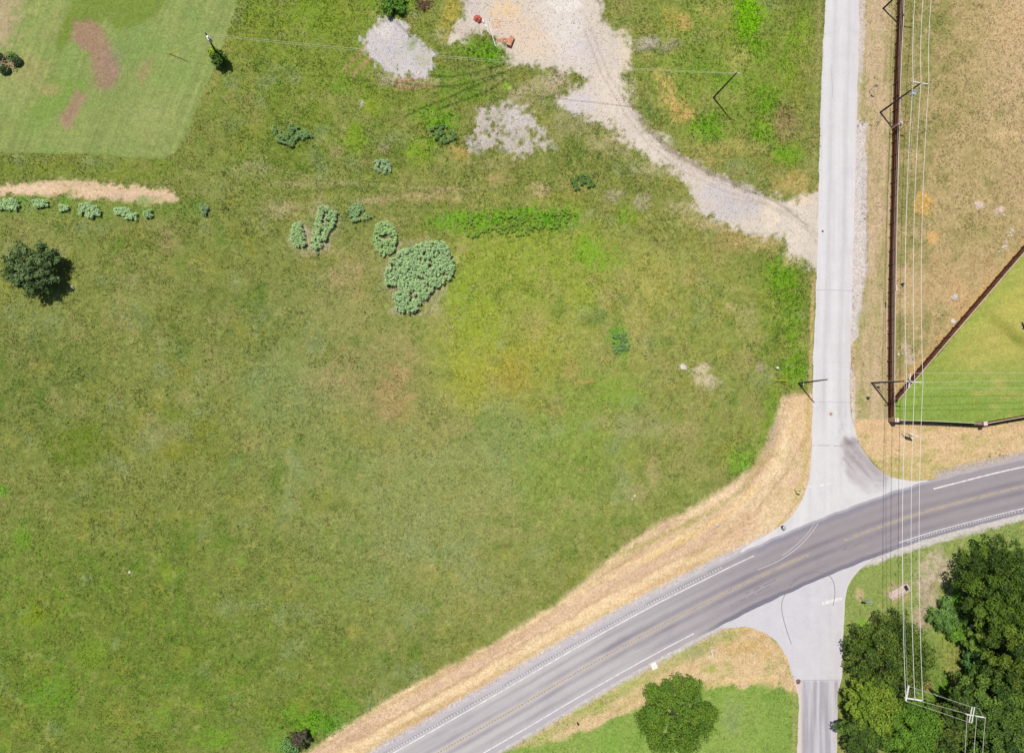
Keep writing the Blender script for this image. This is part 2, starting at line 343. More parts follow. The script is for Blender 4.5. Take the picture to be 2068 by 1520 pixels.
def paint_ground(U, V):
    p = Paint(U, V); n1, n2 = p.n1, p.n2
    big = fbm(U / 170, V / 170, 21, 3); mid = fbm(U / 55, V / 55, 31, 4); fin = fbm(U / 14, V / 14, 41, 3)
    p.c[:] = C(134, 140, 72)
    p.mix(np.clip(0.45 * big + 0.25 * mid, 0, 0.7), C(148, 152, 88)); p.mix(np.clip(-0.4 * big - 0.3 * mid, 0, 0.7), C(104, 124, 50))
    # large regions
    def reg(cx, cy, rx, ry, col, k, ang=0): p.ell(cx, cy, rx, ry, C(*col), k, ang, 0.4)
    reg(880, 950, 380, 360, (148, 154, 92), 0.62, 0)
    reg(600, 800, 240, 260, (142, 148, 88), 0.5)
    reg(250, 850, 320, 240, (138, 142, 76), 0.5)
    reg(150, 1330, 420, 300, (112, 132, 48), 0.7)
    reg(520, 1400, 260, 160, (114, 134, 54), 0.55)
    reg(80, 760, 150, 140, (108, 124, 60), 0.5)
    reg(650, 100, 300, 200, (132, 150, 56), 0.75)
    reg(600, 300, 220, 120, (122, 140, 54), 0.7)
    reg(1090, 620, 280, 250, (160, 166, 78), 0.75)
    reg(1060, 520, 170, 120, (142, 162, 54), 0.6)
    reg(990, 760, 110, 80, (172, 170, 56), 0.6, -20)
    reg(1060, 800, 60, 50, (170, 152, 60), 0.45)
    reg(1350, 750, 260, 260, (148, 154, 84), 0.62)
    reg(1130, 920, 160, 160, (132, 158, 66), 0.6)
    reg(1270, 1010, 200, 110, (140, 150, 78), 0.5)
    reg(1440, 120, 200, 200, (132, 156, 56), 0.7)
    reg(1400, 600, 160, 150, (156, 160, 80), 0.5)
    reg(1580, 640, 60, 180, (126, 152, 44), 0.6)
    reg(1560, 900, 60, 60, (130, 158, 52), 0.6)
    # mid-scale mottling
    yel = fbm(U / 38, V / 38, 61, 4); tan = fbm(U / 44, V / 44, 71, 4); grn = fbm(U / 40, V / 40, 81, 4); gry = fbm(U / 60, V / 60, 95, 3)
    p.mix(ss(0.15, 0.95, yel) * 0.42, C(156, 150, 62)); lowl = ss(1000, 1150, V) * ss(800, 650, U); p.mix(ss(0.1, 0.9, tan) * (0.36 - .26 * lowl), C(172, 158, 106)); p.mix(lowl * ss(.2, .9, fbm(U / 16, V / 16, 65, 3)) * .6, C(124, 156, 52))
    p.mix(ss(0.30, 1.0, grn) * 0.5, C(92, 128, 40)); p.mix(ss(0.35, 1.0, gry) * 0.4, C(146, 160, 116))
    p.mix(ss(0.3, 1.1, fin) * 0.5, C(98, 112, 48)); p.mix(ss(0.3, 1.1, -fin) * 0.42, C(180, 176, 108))
    hf = fbm(U / 5.5, V / 5.5, 47, 2); h2 = fbm(U / 24, V / 24, 49, 3)
    calm = ss(.6, -.5, fbm(U / 120, V / 120, 53, 3)) * ss(1500, 1000, U); am = 1 - .55 * calm; p.mix(ss(0.2, 1.1, hf) * 0.42 * am, C(92, 106, 42)); p.mix(ss(0.3, 1.1, -hf) * 0.32 * am, C(178, 178, 104)); p.mix(ss(.35, 1.0, h2) * (.36 - .25 * lowl) * am, C(166, 150, 100))
    for cx, cy, rx, ry, col, k in ((760, 760, 120, 110, (172, 150, 104), .5), (690, 600, 90, 100, (168, 158, 104), .45), (900, 980, 150, 120, (154, 160, 104), .4), (1030, 880, 80, 120, (140, 156, 100), .45), (820, 1080, 110, 80, (152, 158, 106), .35), (560, 780, 90, 80, (138, 152, 94), .5), (330, 560, 120, 60, (150, 148, 88), .4),
        (1000, 1010, 60, 60, (164, 158, 104), .4), (860, 870, 60, 60, (160, 152, 92), .4), (1100, 700, 70, 60, (172, 168, 70), .45), (1040, 760, 50, 40, (166, 146, 70), .5), (930, 700, 60, 60, (158, 166, 60), .5), (430, 900, 60, 50, (122, 132, 46), .5), (660, 1010, 60, 30, (128, 138, 52), .5), (170, 900, 70, 50, (112, 130, 40), .5), (740, 1200, 120, 60, (132, 148, 70), .4)): p.ell(cx, cy, rx, ry, C(*col), k, 0, .7)
    # vivid weeds, upper and right
    rng = random.Random(5)
    for cx, cy, rx, ry, col, k in [
        (1510, 45, 34, 60, (122, 176, 16), .9), (1515, 20, 30, 40, (128, 180, 20), .8), (1540, 100, 26, 34, (118, 160, 30), .7), (1548, 200, 30, 40, (112, 158, 24), .7),
        (1430, 255, 34, 28, (110, 168, 20), .85), (1540, 265, 30, 30, (120, 166, 24), .8), (1470, 160, 60, 40, (112, 152, 40), .6), (1600, 310, 34, 26, (104, 150, 20), .75),
        (1390, 130, 40, 30, (110, 148, 44), .6), (1620, 60, 22, 60, (128, 160, 40), .7), (1590, 120, 20, 60, (120, 160, 30), .5), (1575, 300, 30, 30, (112, 160, 24), .6),
        (985, 105, 42, 28, (104, 164, 20), .85), (960, 100, 50, 26, (110, 160, 30), .6), (910, 150, 70, 18, (104, 146, 40), .6), (940, 185, 60, 30, (104, 150, 34), .6),
        (880, 240, 46, 36, (110, 164, 24), .8), (850, 300, 40, 34, (128, 166, 30), .75), (720, 285, 34, 40, (136, 168, 40), .6), (755, 210, 26, 30, (140, 164, 36), .6),
        (700, 170, 40, 22, (116, 150, 44), .5), (1025, 175, 9, 9, (140, 184, 10), .9), (650, 30, 160, 40, (128, 158, 36), .5), (800, 10, 40, 26, (108, 156, 36), .7),
        (950, 450, 90, 26, (106, 160, 30), .8), (1050, 438, 100, 22, (110, 166, 30), .85), (1120, 445, 50, 26, (102, 156, 30), .7), (1190, 510, 40, 34, (126, 172, 36), .7),
        (1230, 520, 50, 30, (130, 168, 50), .5), (1270, 440, 30, 22, (118, 160, 30), .6), (1252, 690, 26, 40, (108, 160, 52), .8), (1180, 600, 40, 30, (148, 172, 40), .5),
        (920, 590, 50, 50, (142, 168, 34), .6), (970, 650, 60, 60, (150, 172, 40), .5), (1250, 790, 70, 40, (122, 160, 44), .5), (1580, 560, 34, 44, (112, 160, 30), .75),
        (1600, 640, 28, 80, (112, 156, 28), .6), (1600, 745, 34, 34, (116, 162, 24), .7), (1500, 930, 34, 34, (122, 172, 48), .7), (1560, 840, 20, 60, (118, 160, 34), .5),
        (45, 1090, 22, 24, (110, 156, 30), .6), (10, 990, 14, 14, (110, 170, 40), .7), (70, 1240, 30, 26, (140, 160, 24), .5), (340, 1160, 20, 20, (150, 170, 30), .5),
        (215, 1180, 20, 20, (120, 150, 40), .4), (180, 1320, 36, 30, (130, 160, 40), .5), (100, 1400, 60, 44, (108, 150, 36), .6), (440, 1490, 36, 26, (124, 166, 44), .6),
        (640, 1460, 70, 26, (108, 160, 40), .8), (600, 1450, 60, 34, (112, 160, 30), .6), (700, 1430, 40, 24, (116, 156, 50), .6), (560, 1500, 34, 26, (112, 156, 64), .7),
        (1750, 1280, 28, 50, (112, 178, 30), .8), (1745, 1220, 20, 20, (110, 140, 56), .5), (1940, 1110, 60, 20, (112, 142, 56), .6), (1830, 1140, 90, 40, (128, 150, 72), .7),
        (360, 830, 40, 26, (110, 134, 30), .5), (140, 900, 70, 44, (102, 126, 30), .6), (350, 910, 40, 30, (138, 140, 30), .5), (410, 860, 26, 20, (140, 140, 26), .5)]:
        p.ell(cx, cy, rx, ry, C(*col), k, 0, 0.9)
    # tan, bare and straw patches inside the field
    for cx, cy, rx, ry, col, k in [
        (800, 790, 46, 60, (184, 152, 108), .55), (660, 770, 60, 34, (180, 158, 118), .45), (700, 560, 40, 46, (186, 160, 118), .6), (640, 500, 50, 30, (180, 164, 124), .5),
        (560, 420, 40, 20, (190, 170, 134), .6), (620, 370, 90, 12, (186, 166, 128), .5), (850, 398, 100, 12, (196, 170, 130), .6), (760, 405, 60, 8, (196, 172, 136), .6), (900, 385, 40, 10, (190, 168, 126), .5),
        (930, 500, 14, 12, (190, 160, 122), .6), (1010, 360, 30, 14, (186, 160, 116), .5), (1090, 385, 30, 16, (204, 182, 142), .6), (1300, 410, 20, 20, (188, 172, 160), .5), (1240, 395, 22, 14, (190, 174, 156), .5),
        (1320, 560, 60, 60, (186, 176, 98), .5), (1290, 660, 30, 60, (186, 166, 110), .4), (1400, 560, 26, 40, (184, 160, 100), .4), (1080, 650, 30, 40, (180, 160, 110), .45), (1230, 600, 40, 20, (176, 158, 110), .4),
        (1480, 480, 40, 26, (176, 148, 98), .6), (1450, 500, 20, 50, (172, 150, 100), .4), (1415, 755, 24, 22, (216, 198, 172), .8), (1380, 741, 8, 6, (232, 218, 198), .9), (1440, 775, 18, 18, (210, 192, 168), .6),
        (1475, 620, 18, 12, (208, 186, 140), .6), (1536, 742, 12, 16, (186, 166, 150), .6), (1500, 730, 30, 20, (180, 160, 110), .4), (1510, 640, 26, 30, (176, 164, 120), .4),
        (1320, 950, 16, 46, (184, 164, 122), .5), (1380, 870, 40, 20, (180, 162, 118), .4), (1290, 1000, 30, 30, (182, 164, 122), .5), (1180, 770, 22, 6, (206, 160, 104), .6), (1120, 830, 30, 20, (176, 150, 96), .4),
        (1300, 860, 50, 30, (172, 162, 124), .4), (1150, 740, 20, 30, (180, 150, 96), .4), (780, 690, 60, 24, (170, 160, 106), .4), (920, 860, 40, 30, (168, 150, 104), .35), (345, 490, 24, 26, (172, 150, 108), .5),
        (240, 525, 14, 12, (164, 140, 104), .5), (250, 565, 30, 12, (168, 154, 104), .4), (370, 810, 20, 16, (170, 150, 110), .4), (310, 880, 50, 26, (164, 152, 112), .4), (715, 1275, 18, 14, (176, 160, 80), .6),
        (1345, 185, 20, 40, (210, 182, 118), .75), (1375, 225, 26, 26, (220, 178, 116), .8), (1360, 35, 30, 30, (190, 170, 90), .5), (1385, 45, 14, 18, (206, 168, 110), .6), (1335, 150, 30, 20, (196, 180, 104), .6),
        (1585, 250, 28, 44, (160, 134, 96), .85), (1480, 300, 80, 16, (196, 176, 112), .5), (1420, 320, 60, 14, (180, 160, 104), .5), (1330, 260, 40, 20, (150, 140, 80), .4), (1320, 90, 50, 16, (170, 158, 140), .7),
        (1310, 85, 30, 14, (196, 184, 176), .6), (1290, 60, 30, 16, (150, 140, 80), .6), (1440, 20, 40, 20, (188, 172, 106), .5), (1490, 120, 30, 40, (190, 178, 110), .5), (1600, 370, 50, 26, (196, 168, 110), .7),
        (690, 20, 30, 20, (150, 150, 60), .4), (915, 20, 18, 30, (190, 170, 70), .5), (900, 60, 20, 30, (200, 176, 90), .5), (885, 70, 20, 16, (176, 172, 140), .5), (835, 30, 20, 8, (168, 160, 130), .4),
        (800, 155, 40, 20, (192, 176, 154), .75), (850, 165, 40, 10, (190, 172, 138), .6), (730, 210, 6, 8, (208, 194, 174), .7), (680, 305, 20, 14, (176, 156, 120), .5), (930, 305, 22, 14, (204, 166, 100), .6),
        (775, 300, 14, 12, (186, 170, 140), .6), (1060, 195, 40, 30, (186, 172, 144), .6), (1120, 170, 50, 30, (196, 180, 152), .5), (1170, 250, 60, 30, (180, 166, 130), .5), (1240, 290, 60, 24, (196, 180, 140), .55),
        (1330, 340, 50, 20, (200, 186, 150), .55), (1400, 420, 50, 20, (200, 182, 148), .5), (1000, 330, 50, 14, (182, 164, 122), .4), (1440, 455, 60, 16, (196, 174, 134), .6), (1540, 490, 50, 16, (204, 176, 130), .7),
        (1600, 525, 20, 16, (206, 182, 136), .7), (500, 345, 60, 18, (166, 160, 110), .5), (440, 380, 50, 20, (170, 166, 110), .4), (290, 340, 20, 10, (180, 150, 104), .5)]:
        p.ell(cx, cy, rx, ry, C(*col), k, 0, 1.0)
    for cx, cy, rx, ry in ((845, 560, 74, 74), (605, 480, 22, 34), (640, 490, 26, 34), (655, 450, 30, 46), (780, 485, 28, 42), (812, 625, 30, 16)): p.ell(cx, cy, rx, ry, C(188, 170, 152), .75, 0, .8)
    lw_ = ss(950, 700, U)[:, None]; p.c *= np.array([.97, .985, .92]) * (1 - lw_) + np.array([.89, .94, .86]) * lw_
    # tyre ruts in the grass
    for pts in ([(1012, 132), (960, 148), (905, 156), (865, 154), (830, 152)], [(1020, 146), (980, 158), (930, 172), (880, 176), (825, 178)], [(1000, 156), (950, 178), (900, 200), (850, 220), (818, 236)], [(1020, 160), (985, 185), (930, 205), (880, 224)]):
        p.line(pts, 2.0, C(66, 86, 32), 0.8, rag=.5)
    for pts in ([(745, 88), (722, 112), (697, 140)], [(756, 106), (735, 128), (712, 152)], [(865, 152), (835, 160), (800, 166)], [(880, 174), (820, 178), (800, 178)]):
        p.line(pts, 4.0, C(176, 142, 108), 0.75)
    p.line([(900, 560), (860, 640), (850, 700)], 3, C(112, 132, 60), 0.4)
    p.line([(500, 330), (700, 370), (900, 382), (1000, 380)], 3, C(178, 166, 122), 0.35)
    # mown field top left
    r = p.poly(MOWN, None, f=2.2, warp=1.6, ret=True)
    if r is not None:
        idx, m = r; u = U[idx]; v = V[idx]
        st = vn((u * 0.93 + v * 0.36) / 4.2, (v * 0.93 - u * 0.36) / 220, 3) - 0.5
        base = C(140, 152, 88)[None] * (1 + 0.3 * st[:, None] + 0.1 * n2[idx][:, None] + 0.06 * big[idx][:, None])
        g = np.clip(0.5 * mid[idx] + 0.1, 0, 0.6)[:, None]; base = base * (1 - g) + C(122, 152, 76)[None] * g
        p.c[idx] += (base - p.c[idx]) * m[:, None]
    for cx, cy, rx, ry, col, k in ((270, 90, 60, 60, (122, 150, 80), .5), (60, 250, 60, 40, (126, 154, 74), .5), (250, 200, 60, 40, (130, 150, 84), .4), (30, 200, 40, 50, (156, 158, 100), .4), (310, 250, 60, 40, (158, 162, 100), .45), (380, 60, 30, 60, (124, 150, 80), .4), (90, 60, 50, 40, (158, 156, 98), .5)): p.ell(cx, cy, rx, ry, C(*col), k, 0, .9)
    p.line([(-100, 308), (90, 310), (200, 312), (270, 320), (328, 322)], 2.4, C(106, 128, 46), 0.5)
    p.poly([(150, -40), (350, -40), (335, 15), (290, 45), (240, 62), (215, 40), (190, 45), (150, 60), (120, 110), (112, 90), (130, 50)], C(116, 136, 54), 7, 7, 0.85, patchy=.3)
    p.poly([(95, 150), (140, 165), (180, 160), (165, 190), (130, 220), (80, 250), (60, 220), (85, 190)], C(120, 150, 66), 12, 7, 0.7, patchy=.3)
    p.poly([(148, 46), (185, 44), (222, 80), (226, 115), (240, 150), (232, 175), (200, 178), (190, 150), (178, 110), (150, 80)], C(160, 128, 108), 9, 7, 0.9, patchy=.3)
    p.poly([(155, 185), (172, 195), (160, 225), (145, 258), (125, 262), (122, 235), (140, 210)], C(162, 130, 110), 8, 7, 0.85, patchy=.3)
    p.poly([(288, 120), (312, 115), (305, 145), (285, 170), (272, 160)], C(160, 138, 104), 5, 6, 0.55)
    p.poly([(-80, -60), (70, -60), (40, 30), (20, 80), (-10, 100), (-80, 110)], C(182, 160, 130), 22, 12, 0.8, patchy=.5)
    p.ell(60, 140, 40, 40, C(168, 152, 104), .4); p.ell(100, 180, 26, 16, C(176, 150, 112), .5); p.ell(95, 15, 60, 20, C(158, 162, 96), .4)
    p.ell(225, 120, 26, 40, C(150, 130, 120), .35); p.ell(205, 165, 30, 18, C(140, 120, 100), .4)
    # bare soil strip
    p.poly(SOIL, C(218, 188, 156), 4, 9, 0.95, patchy=0.5, bare=True); p.ell(260, 395, 60, 12, C(206, 178, 154), .6); p.ell(60, 380, 50, 8, C(230, 200, 170), .5)
    p.poly([(-100, 330), (350, 330), (350, 366), (-100, 362)], C(120, 138, 50), 8, 10, 0.55, patchy=0.6)
    p.poly([(-60, 402), (360, 410), (420, 420), (420, 440), (-60, 440)], C(120, 148, 64), 8, 8, 0.5, patchy=0.6)
    for cx in (130, 290, 80, 45): p.ell(cx, 402, 18, 10, C(100, 150, 60), .7, 0, .9)
    p.line([(30, 360), (200, 366), (355, 376)], 1.6, C(90, 96, 50), 0.5)
    # gravel
    p.poly([(q[0], q[1]) for q in LOT], C(214, 201, 188), 9, 11, 0.97, bare=True)
    for cx, cy, rx, ry, col, k in [(1130, 30, 60, 70, (224, 216, 209), .7), (1170, 110, 50, 40, (218, 208, 206), .6), (1185, 90, 26, 40, (206, 194, 192), .7), (1020, 20, 40, 24, (228, 198, 150), .8), (1050, 60, 60, 40, (222, 198, 172), .7),
        (1080, 95, 60, 30, (226, 204, 180), .6), (1150, 60, 40, 60, (220, 213, 208), .6), (1170, 210, 36, 26, (210, 202, 206), .7), (1240, 190, 40, 60, (228, 214, 198), .6), (1262, 100, 16, 50, (230, 212, 180), .5), (960, 20, 26, 40, (204, 192, 186), .7),
        (940, 60, 24, 18, (196, 178, 164), .6), (1320, 290, 40, 30, (232, 220, 204), .6), (1480, 410, 60, 34, (192, 187, 191), .8), (1440, 385, 44, 26, (198, 192, 195), .6), (1560, 430, 20, 40, (238, 222, 196), .6), (1610, 460, 36, 60, (224, 212, 196), .8),
        (1620, 405, 30, 14, (228, 206, 178), .7), (1120, 160, 30, 20, (204, 186, 164), .6), (1130, 8, 40, 20, (240, 234, 228), .6)]: p.ell(cx, cy, rx, ry, C(*col), k, 0, .7)
    for off, cl, k in ((0, (196, 180, 168), .55), (14, (196, 180, 168), .5)):
        p.line([(1180 + off, 60), (1215 + off, 150), (1262 + off, 230), (1310 + off, 292), (1380 + off, 345 - off * .4), (1460 + off, 385 - off * .6), (1560, 415 - off * .8), (1620, 450 - off), (1650, 490 - off)], 2.0, C(176, 160, 148), k)
    p.line([(1270, 205), (1305, 262), (1345, 300), (1395, 332), (1445, 356), (1505, 382), (1545, 396), (1585, 420), (1630, 455)], 2.4, C(150, 134, 122), .7)
    p.line([(1300, 245), (1338, 285), (1385, 322), (1440, 350), (1500, 372)], 1.4, C(160, 144, 132), .7)
    p.line([(1470, 400), (1540, 412), (1590, 436), (1636, 470)], 1.6, C(186, 166, 146), .6)
    p.line([(1290, 225), (1325, 275), (1370, 312), (1420, 342), (1480, 368), (1540, 388)], 2.0, C(156, 140, 128), .7)
    p.line([(1500, 440), (1560, 446), (1600, 470), (1625, 500)], 1.6, C(208, 186, 164), .5)
    p.poly(GP1, C(204, 197, 197), 5, 9, 0.97, patchy=.25, bare=True); p.ell(830, 92, 13, 14, C(128, 150, 72), .8, 0, .8); p.ell(790, 100, 20, 18, C(196, 190, 198), .6); p.ell(852, 120, 16, 20, C(160, 164, 110), .5, 0, 1.3)
    p.ell(775, 60, 20, 20, C(226, 218, 212), .5); p.line([(768, 42), (800, 44), (822, 66), (840, 84)], 2, C(110, 108, 92), .6)
    p.poly(GP2, C(198, 186, 180), 8, 13, 0.85, patchy=1.5, bare=True); p.ell(1040, 240, 26, 22, C(206, 198, 200), .6, 0, .9); p.ell(958, 290, 20, 14, C(196, 186, 188), .7, 0, .8)
    # weeds along the gravel edges
    p.ell(1128, 175, 34, 12, C(176, 160, 120), .5, 0, 1.2); p.ell(1100, 150, 16, 8, C(130, 150, 60), .6, 0, 1)
    # dry verge beside the highway
    gd = [(560, 1580), (700, 1492), (1000, 1330), (1200, 1215), (1400, 1090), (1500, 1010), (1570, 920), (1605, 800), (1612, 700)]
    t = psd(U, V, gd)
    def streak(idx, period, seed, base, amp, alt=None):
        tt = t[idx] / period + 0.25 * n1[idx]; s_ = (U[idx] - V[idx] * 0.5) / 120
        q = fbm(tt, s_, seed, 3)
        return q
    r = p.poly(VERGE, None, f=9, warp=5, ret=True)
    if r is not None:
        idx, m = r; q = streak(idx, 9, 111, 0, 0); q2 = streak(idx, 22, 131, 0, 0)
        b = np.repeat(C(222, 196, 160)[None], len(idx), 0)
        def mx(w_, c_):
            nonlocal b; w_ = np.clip(w_, 0, 1)[:, None]; b = b * (1 - w_) + C(*c_)[None] * w_
        mx(ss(0.0, 0.8, q2) * 0.8, (206, 172, 142)); mx(ss(0.1, 0.9, -q2) * 0.7, (240, 216, 174)); mx(ss(0.1, 0.8, q) * 0.65, (186, 156, 112)); mx(ss(0.1, .9, -q) * 0.4, (240, 206, 170)); mx(ss(0.4, 1.2, n2[idx]) * 0.4, (178, 160, 98))
        mx(ss(0.4, 1.2, -n2[idx]) * 0.35, (246, 222, 176)); mx(ss(1180, 1400, U[idx]) * ss(-0.2, 0.8, n1[idx]) * 0.25, (176, 164, 92)); mx(ss(1560, 1640, U[idx]) * ss(960, 820, V[idx]) * .4, (214, 172, 122))
        hd_ = pdist(U[idx], V[idx], HWY) + 5 * n1[idx] + 2 * n2[idx]; lf = ss(1500, 1380, U[idx])
        mx(lf * np.exp(-((hd_ - 118) / 11) ** 2) * .6, (206, 172, 148)); mx(lf * np.exp(-((hd_ - 92) / 7) ** 2) * .6, (238, 212, 166)); mx(lf * np.exp(-((hd_ - 78) / 5) ** 2) * .5, (204, 178, 118))
        mx(lf * np.exp(-((hd_ - 137) / 6) ** 2) * .55, (238, 208, 164)); mx(lf * np.exp(-((hd_ - 156) / 9) ** 2) * .5, (196, 174, 122)); mx(lf * np.exp(-((hd_ - 104) / 3) ** 2) * .5, (186, 154, 122))
        p.c[idx] += (b - p.c[idx]) * m[:, None]
    p.line([(640, 1515), (780, 1425), (900, 1358), (1040, 1285), (1140, 1222)], 4, C(188, 158, 110), .5)
    p.line([(1250, 1120), (1350, 1075), (1440, 1030), (1500, 990), (1540, 930)], 5, C(164, 156, 92), .6, rag=1)
    p.line([(1300, 1130), (1400, 1080), (1480, 1030), (1530, 980)], 5, C(226, 196, 128), .6, rag=.8)
    p.ell(1560, 880, 12, 40, C(186, 164, 140), .6, 20); p.line([(1632, 800), (1630, 880), (1624, 960), (1606, 1010)], 4, C(196, 182, 104), .5)
    # thin strip west of the north road
    p.line([(1660, -200), (1656, 0), (1651, 150), (1645, 350)], 2.5, C(176, 164, 110), .4); p.line([(1643, 560), (1638, 700), (1636, 790)], 3.5, C(206, 178, 128), .7)
    # between north road and fence
    r = p.poly([(1728, -900), (1812, -900), (1806, 250), (1797, 560), (1795, 848), (1795, 870), (1735, 880), (1712, 790), (1715, 560)], None, f=2, warp=1.5, ret=True)
    if r is not None:
        idx, m = r; q = fbm(U[idx] / 6 + 0.008 * V[idx], V[idx] / 90, 151, 3)
        b = np.repeat(C(192, 170, 134)[None], len(idx), 0)
        def mx(w_, c_):
            nonlocal b; w_ = np.clip(w_, 0, 1)[:, None]; b = b * (1 - w_) + C(*c_)[None] * w_
        mx(ss(-.1, .8, q) * .7, (160, 154, 94)); mx(ss(.0, .8, -q) * .6, (206, 180, 152)); mx(ss(0, .8, fbm(U[idx] / 14, V[idx] / 40, 155, 3)) * .45, (150, 154, 88)); mx(ss(.4, 1.2, n2[idx]) * .35, (150, 136, 84)); mx(ss(.4, 1.2, -n2[idx]) * .3, (222, 198, 158))
        p.c[idx] += (b - p.c[idx]) * m[:, None]
    p.poly([(1726, 240), (1748, 250), (1750, 400), (1750, 560), (1742, 590), (1735, 680), (1715, 700), (1715, 240)], C(214, 204, 200), 2.5, 4, .9)
    p.poly([(1734, -300), (1744, -300), (1748, 60), (1738, 200), (1730, 240), (1728, 60)], C(208, 196, 188), 2, 3, .8)
    p.poly([(1714, 740), (1726, 745), (1728, 860), (1744, 900), (1720, 880)], C(216, 200, 190), 2, 2.5, .85)
    p.ell(1744, 380, 8, 90, C(196, 190, 190), .5); p.line([(1734, 150), (1736, 230)], 3, C(150, 160, 80), .6); p.line([(1744, 560), (1746, 640)], 3, C(176, 166, 140), .5); p.ell(1740, 650, 12, 26, C(156, 156, 90), .6)
    p.line([(1740, 790), (1742, 860), (1765, 910), (1800, 945)], 7, C(152, 156, 90), .6, rag=.8); p.line([(1760, 250), (1752, 380), (1750, 560)], 2, C(160, 146, 110), .5)
    # dry lot east of the fence
    r = p.poly(DRYLOT, None, f=2, warp=1, ret=True)
    if r is not None:
        idx, m = r; a = fbm(U[idx] / 30, V[idx] / 30, 161, 4); a2 = fbm(U[idx] / 9, V[idx] / 9, 171, 3); a3 = fbm(U[idx] / 110, V[idx] / 110, 181, 2)
        b = np.repeat(C(184, 163, 117)[None], len(idx), 0)
        def mx(w_, c_):
            nonlocal b; w_ = np.clip(w_, 0, 1)[:, None]; b = b * (1 - w_) + C(*c_)[None] * w_
        gz = ss(2000, 1840, U[idx] + 0.15 * V[idx])
        mx(ss(-.3, .8, a + 1.0 * (gz - .4)) * .72, (132, 134, 70)); mx(ss(-.1, .7, fbm(U[idx] / 14, V[idx] / 14, 175, 3)) * (.25 + .35 * gz), (140, 138, 78)); mx(ss(.3, 1.1, a2) * .45, (130, 120, 74)); mx(ss(.35, 1.1, -a2) * .4, (222, 196, 150)); mx(ss(.1, 1, -a3) * .4, (204, 174, 134))
        mx(ss(1960, 2060, U[idx]) * ss(380, 150, V[idx]) * .5, (208, 180, 142)); mx(ss(1820, 1828, U[idx]) * 0, (0, 0, 0))
        mx(ss(40, 6, 1.15 * (U[idx] - 1880) + (V[idx] - 713)) * 0, (0, 0, 0))
        p.c[idx] += (b - p.c[idx]) * m[:, None]
    for cx, cy, rx, ry, col, k in [(1864, 416, 20, 24, (228, 180, 104), .85), (1884, 480, 14, 12, (228, 180, 112), .8), (1978, 415, 10, 9, (216, 192, 182), .85), (2017, 424, 14, 11, (220, 192, 180), .9), (1990, 540, 40, 40, (196, 160, 116), .4), (1940, 610, 30, 60, (206, 168, 122), .6),
        (1900, 560, 40, 60, (196, 164, 120), .5), (1830, 700, 10, 20, (206, 180, 160), .6), (1838, 725, 10, 14, (210, 188, 174), .6), (1900, 40, 30, 60, (128, 134, 66), .6), (1876, 120, 16, 60, (130, 136, 64), .5), (2040, 60, 40, 60, (206, 176, 130), .5), (1930, 200, 60, 60, (170, 156, 100), .4),
        (1870, 60, 12, 60, (120, 136, 64), .5), (1960, 470, 60, 30, (150, 144, 82), .5), (2040, 270, 40, 20, (218, 190, 144), .5), (1990, 590, 60, 20, (206, 172, 122), .4)]: p.ell(cx, cy, rx, ry, C(*col), k, 0, .9)
    p.line([(2090, 468), (1990, 590), (1880, 712), (1822, 776)], 9, C(206, 168, 112), .6, rag=.8)
    # lawn
    r = p.poly(LAWN, None, f=1.5, warp=0.6, ret=True)
    if r is not None:
        idx, m = r; st = vn((U[idx] * .3 + V[idx] * .95) / 7, (U[idx] * .95 - V[idx] * .3) / 150, 5) - .5; a = fbm(U[idx] / 40, V[idx] / 22, 191, 4)
        b = np.repeat(C(172, 168, 88)[None], len(idx), 0)
        def mx(w_, c_):
            nonlocal b; w_ = np.clip(w_, 0, 1)[:, None]; b = b * (1 - w_) + C(*c_)[None] * w_
        mx(ss(690, 800, V[idx] + 12 * a) * .75, (116, 154, 66)); mx(ss(.0, .9, a) * .5, (190, 176, 100)); mx(ss(.1, .9, -a) * .5, (140, 160, 70)); mx(ss(45, 8, abs(1.13 * (U[idx] - 1860) + (V[idx] - 757)) / 1.5) * .4, (140, 166, 70))
        b = b * (1 + .14 * st[:, None])
        p.c[idx] += (b - p.c[idx]) * m[:, None]
    p.ell(2035, 665, 60, 14, C(142, 140, 62), .6, 35); p.ell(2060, 690, 30, 12, C(122, 132, 52), .6, 35); p.ell(2050, 620, 40, 40, C(186, 180, 90), .4)
    # verge south of the fence
    r = p.poly(EASTV, None, f=2, warp=2, ret=True)
    if r is not None:
        idx, m = r; a = fbm(U[idx] / 40, V[idx] / 16, 201, 4); a2 = fbm(U[idx] / 9, V[idx] / 7, 205, 3)
        b = np.repeat(C(216, 186, 144)[None], len(idx), 0)
        def mx(w_, c_):
            nonlocal b; w_ = np.clip(w_, 0, 1)[:, None]; b = b * (1 - w_) + C(*c_)[None] * w_
        mx(ss(.0, .9, a) * .6, (164, 164, 86)); mx(ss(.3, 1.1, a2) * .35, (178, 156, 96)); mx(ss(.3, 1.1, -a2) * .4, (236, 212, 164)); mx(ss(905, 960, V[idx]) * .4, (170, 170, 92)); mx(ss(885, 860, V[idx]) * .4, (210, 176, 132))
        p.c[idx] += (b - p.c[idx]) * m[:, None]
    # island south of the highway
    r = p.poly(ISLAND, None, f=2, warp=3, ret=True)
